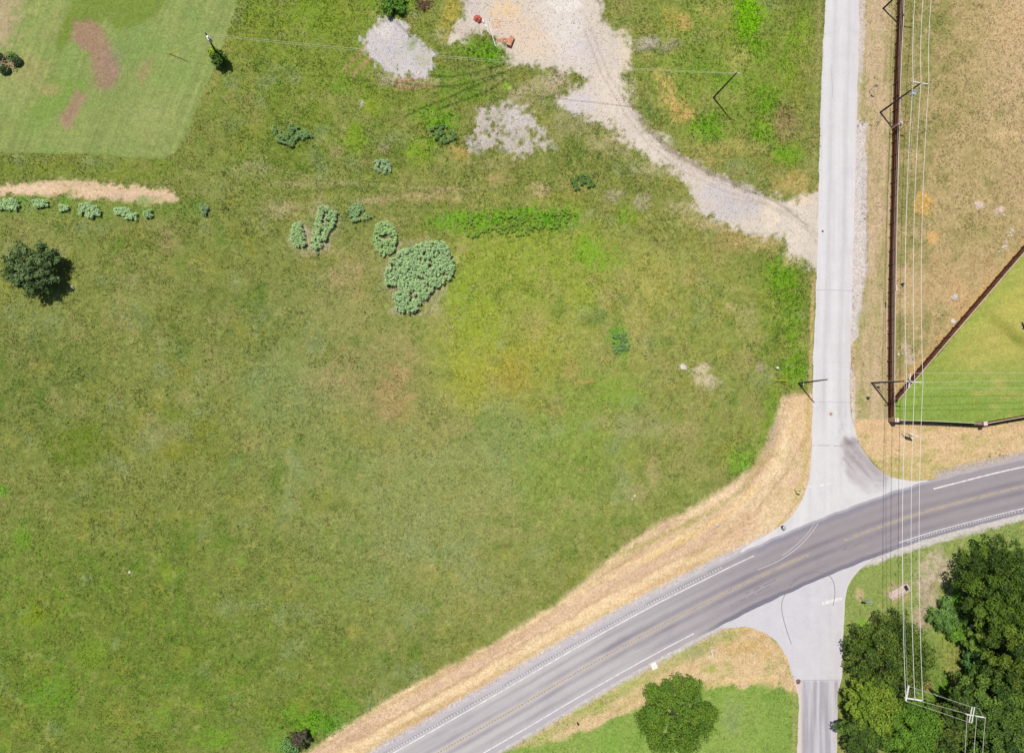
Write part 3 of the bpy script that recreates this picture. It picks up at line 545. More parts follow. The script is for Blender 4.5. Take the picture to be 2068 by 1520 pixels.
    if r is not None:
        idx, m = r; th = pdist(U[idx], V[idx], HWY); q = fbm(th / 9, U[idx] / 70, 211, 3)
        b = np.repeat(C(214, 188, 146)[None], len(idx), 0)
        def mx(w_, c_):
            nonlocal b; w_ = np.clip(w_, 0, 1)[:, None]; b = b * (1 - w_) + C(*c_)[None] * w_
        mx(ss(.1, 1, q) * .45, (190, 158, 106)); mx(ss(.0, .9, n1[idx]) * .55, (164, 170, 92)); mx(ss(.3, 1.1, -n2[idx]) * .35, (236, 210, 168)); mx(ss(16, 4, abs(th - 78)) * .5, (150, 162, 86))
        cut = 1384 + 14 * np.sin(U[idx] / 60) * .5 + ss(1440, 1000, U[idx]) * 130
        gm = ss(-4, 10, V[idx] - cut + 8 * n1[idx]); mx(gm * .95, (136, 164, 76)); mx(gm * ss(.0, 1, n1[idx]) * .5, (116, 150, 62)); mx(gm * ss(.3, 1, -n1[idx]) * .45, (152, 168, 96)); mx(gm * ss(1520, 1570, U[idx]) * .4, (120, 150, 64))
        p.c[idx] += (b - p.c[idx]) * m[:, None]
    for cx, cy, rx, ry, col, k in [(1390, 1315, 40, 14, (150, 166, 84), .6), (1340, 1315, 40, 10, (150, 172, 70), .6), (1410, 1318, 30, 12, (172, 160, 128), .5), (1430, 1350, 20, 12, (156, 172, 70), .7), (1500, 1310, 50, 16, (200, 166, 100), .5), (1540, 1310, 26, 20, (206, 166, 106), .5),
        (1260, 1375, 40, 12, (160, 176, 84), .6), (1200, 1430, 60, 14, (158, 172, 84), .5), (1100, 1490, 60, 14, (168, 176, 96), .5), (1480, 1450, 24, 40, (140, 152, 104), .6), (1250, 1500, 60, 30, (120, 160, 60), .5), (1320, 1340, 16, 18, (206, 180, 150), .6)]: p.ell(cx, cy, rx, ry, C(*col), k, 0, .9)
    p.line([(1560, 1370), (1500, 1372), (1430, 1382)], 8, C(226, 194, 146), .6, rag=.7); p.line([(1465, 1272), (1530, 1266), (1572, 1290), (1600, 1350), (1612, 1400)], 4, C(222, 190, 134), .7)
    p.line([(1604, 1390), (1604, 1520)], 4, C(176, 166, 112), .6)
    # south-east
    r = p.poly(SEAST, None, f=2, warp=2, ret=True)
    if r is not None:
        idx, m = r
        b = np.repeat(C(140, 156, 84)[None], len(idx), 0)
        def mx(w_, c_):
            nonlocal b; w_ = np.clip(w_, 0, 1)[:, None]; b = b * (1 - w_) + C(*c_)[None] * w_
        mx(ss(.2, 1, n1[idx]) * .5, (116, 144, 60)); mx(ss(.3, 1, -n1[idx]) * .5, (176, 166, 112)); mx(ss(.4, 1.2, -n2[idx]) * .3, (196, 184, 136)); mx(ss(1250, 1330, V[idx]) * .7, (110, 132, 56)); mx(ss(1925, 1965, U[idx] + 12 * n1[idx]) * ss(1150, 1200, V[idx]) * .9, (66, 70, 44))  # last mix: tree shade painted into the litter-brown floor colour
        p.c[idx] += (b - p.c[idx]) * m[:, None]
    for cx, cy, rx, ry, col, k in [(1890, 1150, 44, 40, (204, 184, 164), .85), (1875, 1200, 26, 50, (196, 176, 156), .8), (1860, 1245, 22, 30, (190, 166, 146), .8), (1900, 1190, 24, 16, (150, 146, 90), .5), (1815, 1195, 30, 22, (192, 166, 132), .7), (1735, 1200, 10, 14, (206, 176, 144), .7),
        (1790, 1255, 30, 20, (196, 166, 116), .7), (1760, 1250, 14, 14, (190, 160, 110), .5), (1925, 1205, 20, 24, (104, 168, 30), .85), (1750, 1290, 18, 50, (120, 178, 36), .85), (1722, 1310, 10, 60, (140, 150, 84), .5), (1735, 1325, 16, 24, (190, 166, 116), .6), (1920, 1300, 30, 60, (150, 158, 78), .8),
        (1930, 1340, 26, 40, (156, 150, 84), .6), (1900, 1400, 30, 40, (96, 150, 34), .7), (1875, 1385, 12, 14, (160, 120, 96), .7), (1930, 1385, 12, 26, (176, 150, 116), .6), (1990, 1100, 60, 20, (126, 160, 60), .5), (1930, 1160, 30, 20, (176, 168, 116), .6), (1715, 1500, 30, 26, (180, 170, 110), .7), (1775, 1510, 20, 14, (206, 186, 140), .6)]:
        p.ell(cx, cy, rx, ry, C(*col), k, 0, .9)
    p.line([(1905, 1140), (1885, 1180), (1865, 1230), (1855, 1270)], 3, C(166, 142, 124), .6); p.line([(1925, 1180), (1905, 1215), (1885, 1250)], 4, C(214, 190, 166), .7); p.line([(1700, 1230), (1697, 1370)], 4, C(196, 180, 140), .5)
    p.line([(1762, 1136), (1850, 1104), (1960, 1076), (2068, 1046)], 5, C(206, 196, 186), .6, rag=.6)
    # grit along the highway shoulders
    th = psd(U, V, HWY)
    e = (abs(th) < 90)
    left = ss(-76, -66, th + 3 * n2) * ss(-52, -56, th); p.mix(left * .9 * ss(1640, 1540, U), C(196, 190, 194)); p.mix(left * .9 * ss(1880, 1900, U), C(184, 172, 168))
    right = ss(70, 61, th + 3 * n2) * ss(50, 54, th); p.mix(right * .85, C(206, 198, 198))
    return p

# ------------------------------------------------------------------ the grid
cor = [at(u, v) for u in (-40, 2108) for v in (-40, 1560)]
X0 = min(c.x for c in cor) - 8; X1 = max(c.x for c in cor) + 8; Y0 = min(c.y for c in cor) - 8; Y1 = max(c.y for c in cor) + 8
STEP = 0.26
NX = int((X1 - X0) / STEP) + 1; NY = int((Y1 - Y0) / STEP) + 1
gx = np.linspace(X0, X1, NX); gy = np.linspace(Y0, Y1, NY)
GX, GY = np.meshgrid(gx, gy); GX = GX.ravel(); GY = GY.ravel()
GU, GV = px(GX, GY)
P = paint_ground(GU, GV)
def inpoly(pts, U=GU, V=GV):
    ins = np.zeros(len(U), bool); n = len(pts)
    for i in range(n):
        x0, y0 = pts[i]; x1, y1 = pts[(i + 1) % n]
        if y0 != y1: ins ^= ((y0 > V) != (y1 > V)) & (U < (x1 - x0) * (V - y0) / (y1 - y0) + x0)
    return ins
NRP = NRL + NRR[::-1]; SRP = SRL + SRR[::-1]
hd = pdist(GU, GV, HWY)
def pedge(pts): return pdist(GU, GV, pts + [pts[0]])
roadm = (hd < 66) | inpoly(NRP) | inpoly(SRP)
rd = np.minimum(np.minimum(np.where(hd < 60, 0, hd - 60), np.where(inpoly(NRP), 0, pedge(NRP))), np.where(inpoly(SRP), 0, pedge(SRP)))
flat = ss(2, 30, rd)
rough = np.full(len(GX), 1.0)
for pp, r_ in ((LOT, 0.25), (GP1, 0.3), (MOWN, 0.4), (LAWN, 0.35), (SOIL, 0.5), (VERGE, 0.6)): rough[inpoly(pp)] = r_
GZ = (fbm(GX / 9, GY / 9, 3, 2) * 0.10 + fbm(GX / 1.6, GY / 1.6, 7, 3) * 0.05 * rough + (RNG.random(len(GX)) - .5) * 0.05 * rough) * flat
GZ = np.minimum(GZ, 0.16) - 0.02 * (1 - flat)
GZ[roadm] = -0.02
idx = np.arange(NX * NY).reshape(NY, NX)
quads = np.stack([idx[:-1, :-1], idx[:-1, 1:], idx[1:, 1:], idx[1:, :-1]], -1).reshape(-1, 4)
ctr = (GX[quads].mean(1), GY[quads].mean(1)); CUq, CVq = px(np.array(ctr[0]), np.array(ctr[1]))
cls = np.zeros(len(quads), int)
def wob(pts, w): # ragged membership
    q = Paint.__new__(Paint); q.U = CUq; q.V = CVq
    xs = [p[0] for p in pts]; ys = [p[1] for p in pts]
    ii = np.where((CUq > min(xs) - 30) & (CUq < max(xs) + 30) & (CVq > min(ys) - 30) & (CVq < max(ys) + 30))[0]
    d = q.sdist(pts, ii) + w * (fbm(CUq[ii] / 26, CVq[ii] / 26, 1, 4) * .8 + fbm(CUq[ii] / 7, CVq[ii] / 7, 5, 3) * .75 + (fbm(CUq[ii] / 13, CVq[ii] / 13, 9, 3) * .8 if w > 7.5 else 0))
    return ii[d > 0]
ZONES = [('field', M_ground, 'wide rough pasture of mottled green and tan grass in the middle'), ('mown_field', M_ground, 'closely mown pale green hay field with brown patches, rounded corner'),
         ('bare_soil', M_ground, 'strip of bare tan soil below the mown field'), ('gravel_lot', M_gravel, 'pale gravel lot narrowing into a curved drive that joins the side road'),
         ('gravel_patch', M_gravel, 'grey gravel patch with ruts leading off it'), ('verge', M_ground, 'dry straw coloured mown verge along the highway'),
         ('dry_lot', M_ground, 'sparse tan and green lot behind the brown fence'), ('lawn', M_ground, 'smooth yellow green lawn inside the fence corner'),
         ('grass_verge', M_ground, 'straw and green verge between fence corner and highway'), ('island', M_ground, 'straw and green grass between highway and south road'),
         ('wooded_ground', M_ground, 'green and dirt ground around the trees at the highway bend')]
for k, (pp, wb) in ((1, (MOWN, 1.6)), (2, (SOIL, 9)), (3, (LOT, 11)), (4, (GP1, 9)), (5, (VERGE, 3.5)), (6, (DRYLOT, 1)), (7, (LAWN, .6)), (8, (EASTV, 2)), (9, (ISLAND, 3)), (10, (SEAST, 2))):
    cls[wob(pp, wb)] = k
GV3 = np.stack([GX, GY, GZ], 1)
for k, (nm, mt, lb) in enumerate(ZONES):
    q = quads[cls == k]
    if not len(q): continue
    us, inv = np.unique(q.ravel(), return_inverse=True)
    o = npmesh(nm, GV3[us], inv.reshape(-1, 4), 4, P.c[us], mt, smooth=False)
    tag(o, lb, None, None, 'structure')
# far ground ring
o = MB(); B = 2500.0
o.add([(X0, Y0, 0), (X1, Y0, 0), (X1, Y1, 0), (X0, Y1, 0), (-B, -B, 0), (B, -B, 0), (B, B, 0), (-B, B, 0)], [(4, 5, 1, 0), (5, 6, 2, 1), (6, 7, 3, 2), (7, 4, 0, 3)])
tag(o.build('ground', pmat('distant_pasture', (128, 138, 70), 0.05, 0.8, 1.2, second=(160, 152, 92))), None, None, None, 'structure')

# ------------------------------------------------------------------ roads
def resample(pts, step):
    pts = [Vector(p) for p in pts]; out = []
    n = len(pts)
    for i in range(n - 1):
        p0, p1, p2, p3 = pts[max(i - 1, 0)], pts[i], pts[i + 1], pts[min(i + 2, n - 1)]
        k = max(1, int((p2 - p1).length / step))
        for j in range(k):
            t = j / k
            out.append(0.5 * ((2 * p1) + (p2 - p0) * t + (2 * p0 - 5 * p1 + 4 * p2 - p3) * t * t + (3 * p1 - p0 - 3 * p2 + p3) * t ** 3))
    out.append(pts[-1]); return out
def normals(c):
    N = []
    for i in range(len(c)):
        d = (c[min(i + 1, len(c) - 1)] - c[max(i - 1, 0)]).normalized(); N.append(Vector((-d.y, d.x, 0)))   # left of travel (north-west side)
    return N
hc = resample([at(u, v) for u, v in HWY], 0.5); hn = normals(hc)
def strip_colour(name, rows, z, colfn, label, ncross):
    """rows: list of (left, right) points"""
    L = np.array([[r[0].x, r[0].y] for r in rows]); R = np.array([[r[1].x, r[1].y] for r in rows])
    t = np.linspace(0, 1, ncross); X = L[:, None, 0] * (1 - t) + R[:, None, 0] * t; Y = L[:, None, 1] * (1 - t) + R[:, None, 1] * t
    T = np.repeat(t[None], len(rows), 0).ravel(); X = X.ravel(); Y = Y.ravel(); U, V = px(X, Y, z)
    c = colfn(U, V, T)
    ii = np.arange(len(rows) * ncross).reshape(len(rows), ncross)
    q = np.stack([ii[:-1, :-1], ii[1:, :-1], ii[1:, 1:], ii[:-1, 1:]], -1).reshape(-1, 4)
    # a low vertical edge so that the slab has thickness
    o = npmesh(name, np.stack([X, Y, np.full_like(X, z)], 1), q, 4, c, M_road)
    tag(o, label, None, None, 'structure'); return o
def mixc(b, w_, c_): w_ = np.clip(w_, 0, 1)[:, None]; return b * (1 - w_) + C(*c_)[None] * w_
def hwy_col(U, V, T):
    d = T * (116 / 12.0)  # metres from the north edge
    b = np.repeat(C(190, 185, 186)[None], len(U), 0)
    b = mixc(b, ss(1150, 1600, U) * .95, (154, 146, 149))
    lg = U * 0.86 - V * 0.5
    s = fbm(d / 0.8, lg / 260, 221, 3); s2 = fbm(d / 3, lg / 90, 231, 3)
    b = mixc(b, ss(.1, 1, s) * .45, (152, 146, 152)); b = mixc(b, ss(.2, 1, -s) * .35 * ss(1700, 1200, U), (200, 195, 193)); b = mixc(b, ss(.2, 1, s2) * .3, (146, 139, 145))
    for c0, k in ((2.4, .2), (4.15, .6), (5.95, .65), (7.9, .35)): b = mixc(b, k * np.exp(-((d - c0) / .45) ** 2) * (0.8 + .4 * s2), (118, 111, 122))
    fd = ss(1480, 1560, U) * ss(1890, 1850, U); b = mixc(b, fd * ss(1.35, 1.0, d + .2 * s2) * .85, (140, 136, 148))
    b = mixc(b, ss(1.1, .9, d) * ss(.55, .7, d) * ss(1500, 1440, U) * .6, (140, 134, 142)); b = mixc(b, ss(.45, .3, d) * .6, (190, 184, 190))
    fd = ss(1400, 1470, U) * ss(1860, 1760, U); b = mixc(b, fd * ss(8.75, 9.1, d + .2 * s2) * .85, (112, 112, 126))
    b = mixc(b, ss(.1, .9, fbm(d / .5, lg / 60, 229, 3)) * ss(4.4, 6, d) * ss(1000, 1400, U) * .35, (138, 128, 140)); b = mixc(b, ss(8.6, 8.9, d) * ss(1780, 1830, U) * .65, (136, 132, 144)); b = mixc(b, ss(8.5, 8.8, d) * ss(1400, 1350, U) * .4, (164, 156, 168))
    return b
rows = [(c + n * (60 / 12.0) * 1.0, c - n * (56 / 12.0)) for c, n in zip(hc, hn)]
jit = [0.10 * math.sin(i * 0.7) * math.sin(i * 0.13) + random.uniform(-.04, .04) for i in range(len(rows))]
rows = [(a + n * j, b - n * j * .7) for (a, b), n, j in zip(rows, hn, jit)]
strip_colour('highway', rows, 0.030, hwy_col, 'two lane grey asphalt highway curving across the lower right', 56)
def pair_rows(Lp, Rp, step=0.55):
    rows = []
    for (a0, a1), (b0, b1) in zip(zip(Lp[:-1], Lp[1:]), zip(Rp[:-1], Rp[1:])):
        A0, A1, B0, B1 = at(*a0), at(*a1), at(*b0), at(*b1)
        k = max(1, int(max((A1 - A0).length, (B1 - B0).length) / step)); k = min(k, 80)
        for j in range(k): t = j / k; rows.append((A0.lerp(A1, t), B0.lerp(B1, t)))
    rows.append((at(*Lp[-1]), at(*Rp[-1]))); 
    out = []
    for i, (a, b) in enumerate(rows):
        d = (b - a).normalized(); out.append((a - d * (0.10 * math.sin(i * .5) * math.sin(i * .17) + random.uniform(-.05, .05)), b + d * (0.10 * math.sin(i * .43 + 1) * math.sin(i * .11) + random.uniform(-.05, .05))))
    return out
def smooth_px(p, step=22):
    q = resample([Vector((a, b, 0)) for a, b in p], step); return q
def smooth_pair(Lp, Rp):
    out = ([], []); n = len(Lp)
    for i in range(n - 1):
        k = max(1, int(max(math.dist(Lp[i], Lp[i + 1]), math.dist(Rp[i], Rp[i + 1])) / 16)); k = min(k, 10)
        for j in range(k):
            t = j / k
            for o_, p in ((out[0], Lp), (out[1], Rp)):
                p0, p1, p2, p3 = [Vector(p[max(0, min(n - 1, i + e))]) for e in (-1, 0, 1, 2)]
                m = 0.5 * ((2 * p1) + (p2 - p0) * t + (2 * p0 - 5 * p1 + 4 * p2 - p3) * t * t + (3 * p1 - p0 - 3 * p2 + p3) * t ** 3); o_.append((m.x, m.y))
    out[0].append(Lp[-1]); out[1].append(Rp[-1]); return out
def nr_col(U, V, T):
    b = np.repeat(C(214, 211, 212)[None], len(U), 0)
    s = fbm(U / 5, V / 170, 241, 3); s2 = fbm(U / 30, V / 40, 251, 3)
    b = mixc(b, ss(.1, 1, s) * .5, (196, 191, 193)); b = mixc(b, ss(.1, 1, -s) * .4, (228, 225, 225)); b = mixc(b, ss(.2, 1, s2) * .4, (200, 195, 197))
    for c0 in (0.3, 0.72): b = mixc(b, .5 * np.exp(-((T - c0) / .07) ** 2) * ss(900, 820, V), (190, 185, 187))
    b = mixc(b, ss(60, 0, V) * .3, (214, 210, 214)); b = mixc(b, ss(.9, .98, T) * ss(880, 820, V) * .5, (206, 198, 196))
    # darker re-surfaced wedge at the mouth
    q = Paint.__new__(Paint); q.U = U; q.V = V
    DP = [(1702, 882), (1738, 884), (1760, 918), (1788, 948), (1800, 962), (1790, 985), (1765, 1000), (1740, 992), (1715, 970), (1702, 930), (1698, 900)]
    d = q.sdist(DP, np.arange(len(U))) + 5 * fbm(U / 8, V / 8, 261, 3)
    stq = fbm((U - V * .85) / 4, (U + V) / 70, 275, 3); b = mixc(b, ss(-6, 8, d) * (.72 + .3 * stq) * ss(1030, 930, V), (160, 148, 150)); b = mixc(b, ss(0, 8, d) * ss(.0, .9, fbm((U - V) / 5, (U + V) / 60, 271, 3)) * .4, (136, 124, 130)); b = mixc(b, np.exp(-((U - 1715) / 12) ** 2 - ((V - 893) / 7) ** 2) * .7, (124, 108, 108))
    gp = fbm(U / 7, V / 9, 281, 3); b = mixc(b, np.exp(-((U - 1700) / 10) ** 2) * ss(800, 840, V) * ss(900, 870, V) * ss(.0, .6, gp) * .6, (176, 170, 180))
    b = mixc(b, np.exp(-((U - 1678) / 4.5) ** 2 - ((V - 836) / 4) ** 2) * .8, (190, 168, 150))
    return b
Lp, Rp = smooth_pair(NRL, NRR); strip_colour('north_road', pair_rows(Lp, Rp), 0.018, nr_col, 'pale side road running up the right side to the highway', 40)
def sr_col(U, V, T):
    b = np.repeat(C(205, 202, 207)[None], len(U), 0)
    s = fbm(U / 6, V / 150, 291, 3); s2 = fbm(U / 30, V / 34, 301, 3)
    b = mixc(b, ss(.1, 1, s) * .35, (186, 182, 188)); b = mixc(b, ss(.2, 1, -s2) * .4, (216, 213, 219)); b = mixc(b, ss(1640, 1690, U) * .4, (206, 200, 202))
    lo = ss(1372, 1375, V); g = ss(-.4, .8, s + .5 * np.exp(-((U - 1638) / 10) ** 2) + .5 * np.exp(-((U - 1668) / 8) ** 2)); b = mixc(b, lo * g * .85 * ss(1616, 1622, U) * ss(1697, 1690, U), (156, 152, 160)); b = mixc(b, lo * .25, (176, 172, 178))
    b = mixc(b, ss(1622, 1616, U) * lo * .8, (216, 200, 190)); b = mixc(b, ss(.96, 1, T) * .6, (222, 212, 204))
    return b
Lp, Rp = smooth_pair(SRL, SRR); strip_colour('south_road', pair_rows(Lp, Rp), 0.018, sr_col, 'pale side road leaving the highway downwards past the trees', 40)

# painted markings (each its own thin sheet, part of the setting)
def band(name, pts, wd, z, mat, label, broken=None, kind='structure'):
    """closed ribbon along world points"""
    c = resample(pts, 0.5); n = normals(c); m = MB()
    for i in range(len(c) - 1):
        if broken and random.random() < broken: continue
        w0 = wd / 2; a, b = c[i], c[i + 1]; na, nb = n[i], n[i + 1]
        m.add([(a + na * w0).to_tuple()[:2] + (z,), (a - na * w0).to_tuple()[:2] + (z,), (b - nb * w0).to_tuple()[:2] + (z,), (b + nb * w0).to_tuple()[:2] + (z,)], [(0, 1, 2, 3)])
    o = m.build(name, mat); tag(o, label, None, None, kind); return o
def hwy_off(off, u0, u1):
    out = []
    for c, n in zip(hc, hn):
        u, v = px(np.array([c.x]), np.array([c.y]))
        if u0 <= u[0] <= u1: out.append(c + n * off)
    return out[::3] + [out[-1]]
Z1 = 0.035
band('edge_line', hwy_off(43 / 12, 200, 1518 + 22), 0.17, Z1, M_paint, 'white edge line on the field side of the highway, lower left')
band('edge_line', hwy_off(-45 / 12, 200, 1404 - 20), 0.17, Z1, M_paint, 'white edge line on the near side of the highway, lower left')
band('edge_line', hwy_off(41 / 12, 1893, 2700), 0.24, Z1, M_paint, 'white edge line below the fence corner')
band('edge_line', hwy_off(-45 / 12, 1800, 2700), 0.15, Z1, M_paint, 'white edge line beside the woods on the bend')
for s in (.14, -.14):
    band('centre_line', hwy_off(s, 200, 1634), 0.11, Z1, M_ypaint, 'yellow centre line half of the highway, west of the junction', broken=.04)
    band('centre_line', hwy_off(s, 1700, 2700), 0.10, Z1, M_ypaint, 'yellow centre line half of the highway, east of the junction', broken=.08)
def rumble(name, off, u0, u1, mat, wd, label):
    m = MB(); cs = [(c + n * off, n) for c, n in zip(hc, hn) if u0 <= px(np.array([c.x]), np.array([c.y]))[0][0] <= u1]
    pts = [c for c, n in cs]; acc = 0
    for i in range(len(cs) - 1):
        a, n = cs[i]; b = cs[i + 1][0]; d = (b - a).normalized()
        for t in (0.2,):
            q = a.lerp(b, t); e = n * wd / 2; f = d * .11
            m.add([(q - e - f).to_tuple()[:2] + (Z1,), (q - e + f).to_tuple()[:2] + (Z1,), (q + e + f).to_tuple()[:2] + (Z1,), (q + e - f).to_tuple()[:2] + (Z1,)], [(0, 1, 2, 3)])
    o = m.build(name, mat); tag(o, label, None, None, 'stuff'); return o
rumble('rumble_strip', 49.5 / 12, 200, 1485, M_faint, .3, 'rumble strip dots outside the highway edge line, field side')
rumble('rumble_strip', -.02, 200, 1560, M_tar, .13, 'rumble dots between the yellow centre lines')
rumble('rumble_strip', -49 / 12, 1815, 2400, M_faint, .22, 'rumble strip dots outside the edge line on the bend')
band('stop_line', W([(1660, 1217.5), (1700, 1208.5)]), .55, .024, M_paint, 'white stop bar on the south road')
band('stop_line', W([(1634, 982), (1655, 980), (1678, 975)]), .28, .024, M_paint, 'worn white stop bar on the north road', broken=.25)
band('road_joint', W([(1645, 585), (1685, 586), (1722, 587)]), .09, .024, M_joint, 'thin dark joint across the north road')
band('road_joint', W([(1642, 900), (1670, 899), (1700, 901)]), .14, .024, M_joint, 'worn patch joint just above the junction', broken=.3)
band('road_joint', W([(1605, 1373.5), (1660, 1372.5), (1698, 1372)]), .09, .024, M_joint, 'joint across the south road where grey asphalt begins')
band('road_joint', W([(1725, 330), (1724, 430), (1723, 480)]), .12, .024, M_paint, 'faded white line on the right edge of the north road', broken=.15)
band('road_crack', W([(1678, 130), (1680, 160), (1682, 200)]), .07, .024, M_joint, 'hairline crack near the top of the north road')
band('skid_mark', W([(1598, 1300), (1588, 1270), (1580, 1240), (1579, 1215), (1588, 1195), (1604, 1172), (1625, 1160), (1650, 1155), (1672, 1160), (1683, 1175), (1686, 1200), (1682, 1222)]), .10, .0385, M_tar, 'curved dark tyre mark looping across the south road mouth')
band('skid_mark', W([(1652, 1056), (1635, 1080), (1612, 1104), (1585, 1124), (1560, 1138), (1530, 1150)]), .10, .0385, M_faint, 'pale curved tyre mark turning off the highway')
band('skid_mark', W([(1645, 1056), (1628, 1080), (1605, 1102), (1580, 1121)]), .08, .0385, M_faint, 'second pale curved tyre mark beside the first')
for i, (a, b) in enumerate([((1475, 1222), (1560, 1180)), ((1500, 1200), (1570, 1168)), ((1700, 1110), (1760, 1085))]):
    band('skid_mark', W([a, ((a[0] + b[0]) / 2, (a[1] + b[1]) / 2 + 1), b]), .14, .0385, M_tar, ['broken dark tar streak in the lower lane west of the junction', 'shorter dark tar streak just above the long one', 'dark streak between the centre lines at the junction'][i], broken=.35)
m = MB(); c = at(1678, 836); m.tube([(c.x, c.y, .018), (c.x, c.y, .03)], .26, 18); tag(m.build('manhole_cover', M_brick), 'round brown manhole cover in the pale north road', 'manhole cover')
m = MB(); c = at(1661, 467); m.rock((c.x, c.y, .02), .2, seed=3); tag(m.build('stone', M_drock), 'small dark stone lying on the north road by the gravel drive', 'stone')

# ------------------------------------------------------------------ grass
def scatter(n, dens):
    """points over the visible ground, thinned by dens(U,V)->0..1"""
    x = RNG.uniform(X0 + 4, X1 - 4, n); y = RNG.uniform(Y0 + 4, Y1 - 4, n)
    global BARE
    u, v = px(x, y); BARE = P.bare[grid_lookup(x, y)]; k = RNG.random(n) < dens(u, v)
    return x[k], y[k], u[k], v[k]
def grid_lookup(x, y):
    i = np.clip(np.rint((x - X0) / (X1 - X0) * (NX - 1)).astype(int), 0, NX - 1); j = np.clip(np.rint((y - Y0) / (Y1 - Y0) * (NY - 1)).astype(int), 0, NY - 1)
    return j * NX + i
def inp(pts, u, v): return inpoly(pts, u, v)
def is_road(u, v): return (pdist(u, v, HWY) < 64) | inp(NRP, u, v) | inp(SRP, u, v)
def blades(name, x, y, z, col, hgt, nb, wd, label, tilt=(25, 70), jit=.28):
    n = len(x); N = n * nb
    X = np.repeat(x, nb) + RNG.normal(0, .10, N); Y = np.repeat(y, nb) + RNG.normal(0, .10, N); Z = np.repeat(z, nb) - .02
    hh = np.repeat(hgt, nb) * RNG.uniform(.6, 1.3, N); a = RNG.uniform(0, 2 * np.pi, N); t = np.radians(RNG.uniform(tilt[0], tilt[1], N))
    dx, dy, dz = np.cos(a) * np.sin(t), np.sin(a) * np.sin(t), np.cos(t); w_ = wd * RNG.uniform(.6, 1.3, N); px_, py_ = -np.sin(a) * w_ / 2, np.cos(a) * w_ / 2
    V = np.empty((N, 3, 3)); V[:, 0] = np.stack([X - px_, Y - py_, Z], 1); V[:, 1] = np.stack([X + px_, Y + py_, Z], 1); V[:, 2] = np.stack([X + dx * hh, Y + dy * hh, Z + dz * hh], 1)
    tj = np.repeat(RNG.uniform(0, 1, (n, 1)), nb, 0); c = np.repeat(col, nb, 0) * RNG.uniform(1 - jit, 1 + jit, (N, 1)) * (1 + RNG.normal(0, .05, (N, 3)))
    c = c * (1 + (tj - .5) * np.array([.46, .32, .28])); c = np.clip(c, .005, .9)
    o = npmesh(name, V.reshape(-1, 3), np.arange(N * 3).reshape(-1, 3), 3, np.repeat(c, 3, 0), M_blade)
    tag(o, label, None, None, 'stuff'); return o
def dens_tall(u, v):
    d = np.full(len(u), 1.0)
    d[inp(MOWN, u, v)] = .25; d[inp(LAWN, u, v)] = .2; d *= 1 - .96 * ss(.25, .7, BARE); d[inp(VERGE, u, v)] = .55; d[inp(EASTV, u, v)] = .55
    d[(u > 1725) & (u < 1812) & (v < 870)] = .4; d[inp(DRYLOT, u, v)] = .6
    d[is_road(u, v)] = 0; return d
x, y, u, v = scatter(330000, dens_tall); g = grid_lookup(x, y); cl = fbm(x / 2.5, y / 2.5, 401, 3)
hg = .20 + .10 * cl; hg[inp(MOWN, u, v) | inp(LAWN, u, v)] = .08; hg[inp(VERGE, u, v) | inp(EASTV, u, v) | ((u > 1725) & (u < 1812))] *= .7
up = (v < 480) & (u > 450) | (u > 1560) & (u < 1650); hg[up] *= 1.25
blades('grass', x, y, GZ[g], P.c[g] * 1.12, np.clip(hg, .06, .5), 3, .12, 'short rough grass covering the fields and verges')
# knots of weeds, darker and taller, where the photograph is lush
def dens_weed(u, v):
    d = ss(.35, .9, fbm(u / 30, v / 30, 81, 3)) * .25
    for cx, cy, rx, ry, k in ((1040, 445, 120, 34, 1), (1430, 255, 44, 40, 1), (1510, 50, 44, 90, .9), (1550, 240, 60, 70, .8), (985, 105, 60, 36, .9), (880, 270, 60, 50, .8), (640, 1465, 90, 34, 1), (1590, 600, 50, 120, .7), (1600, 745, 40, 44, .9), (1500, 920, 50, 50, .6), (1925, 1210, 30, 40, 1), (1900, 1400, 40, 50, 1), (1930, 1300, 40, 60, .8), (590, 275, 50, 34, .8), (800, 12, 50, 30, .8)):
        d = np.maximum(d, k * (1 - ss(.4, 1.2, np.hypot((u - cx) / rx, (v - cy) / ry))))
    d *= 1 - ss(.2, .6, BARE); d[is_road(u, v) | inp(MOWN, u, v) | inp(LAWN, u, v) | inp(VERGE, u, v)] = 0; return d
x, y, u, v = scatter(120000, dens_weed); g = grid_lookup(x, y)
blades('undergrowth', x, y, GZ[g], P.c[g] * np.array([.82, 1.02, .8]), RNG.uniform(.25, .5, len(x)), 4, .17, 'lush taller green weeds in patches of the rough field', tilt=(20, 75), jit=.3)
# straw stubble lying in the verges
def dens_str(u, v):
    d = np.zeros(len(u)); d[inp(VERGE, u, v) | inp(EASTV, u, v)] = 1; d[inp(ISLAND, u, v) & (v < 1384)] = .9; d[inp(DRYLOT, u, v)] = .4; d[(u > 1725) & (u < 1812) & (v < 870)] = .6; d[is_road(u, v)] = 0; return d
x, y, u, v = scatter(150000, dens_str); g = grid_lookup(x, y)
blades('straw', x, y, GZ[g] + .03, P.c[g] * 1.15, np.full(len(x), .26), 2, .07, 'dry cut straw lying on the verges', tilt=(72, 88), jit=.22)
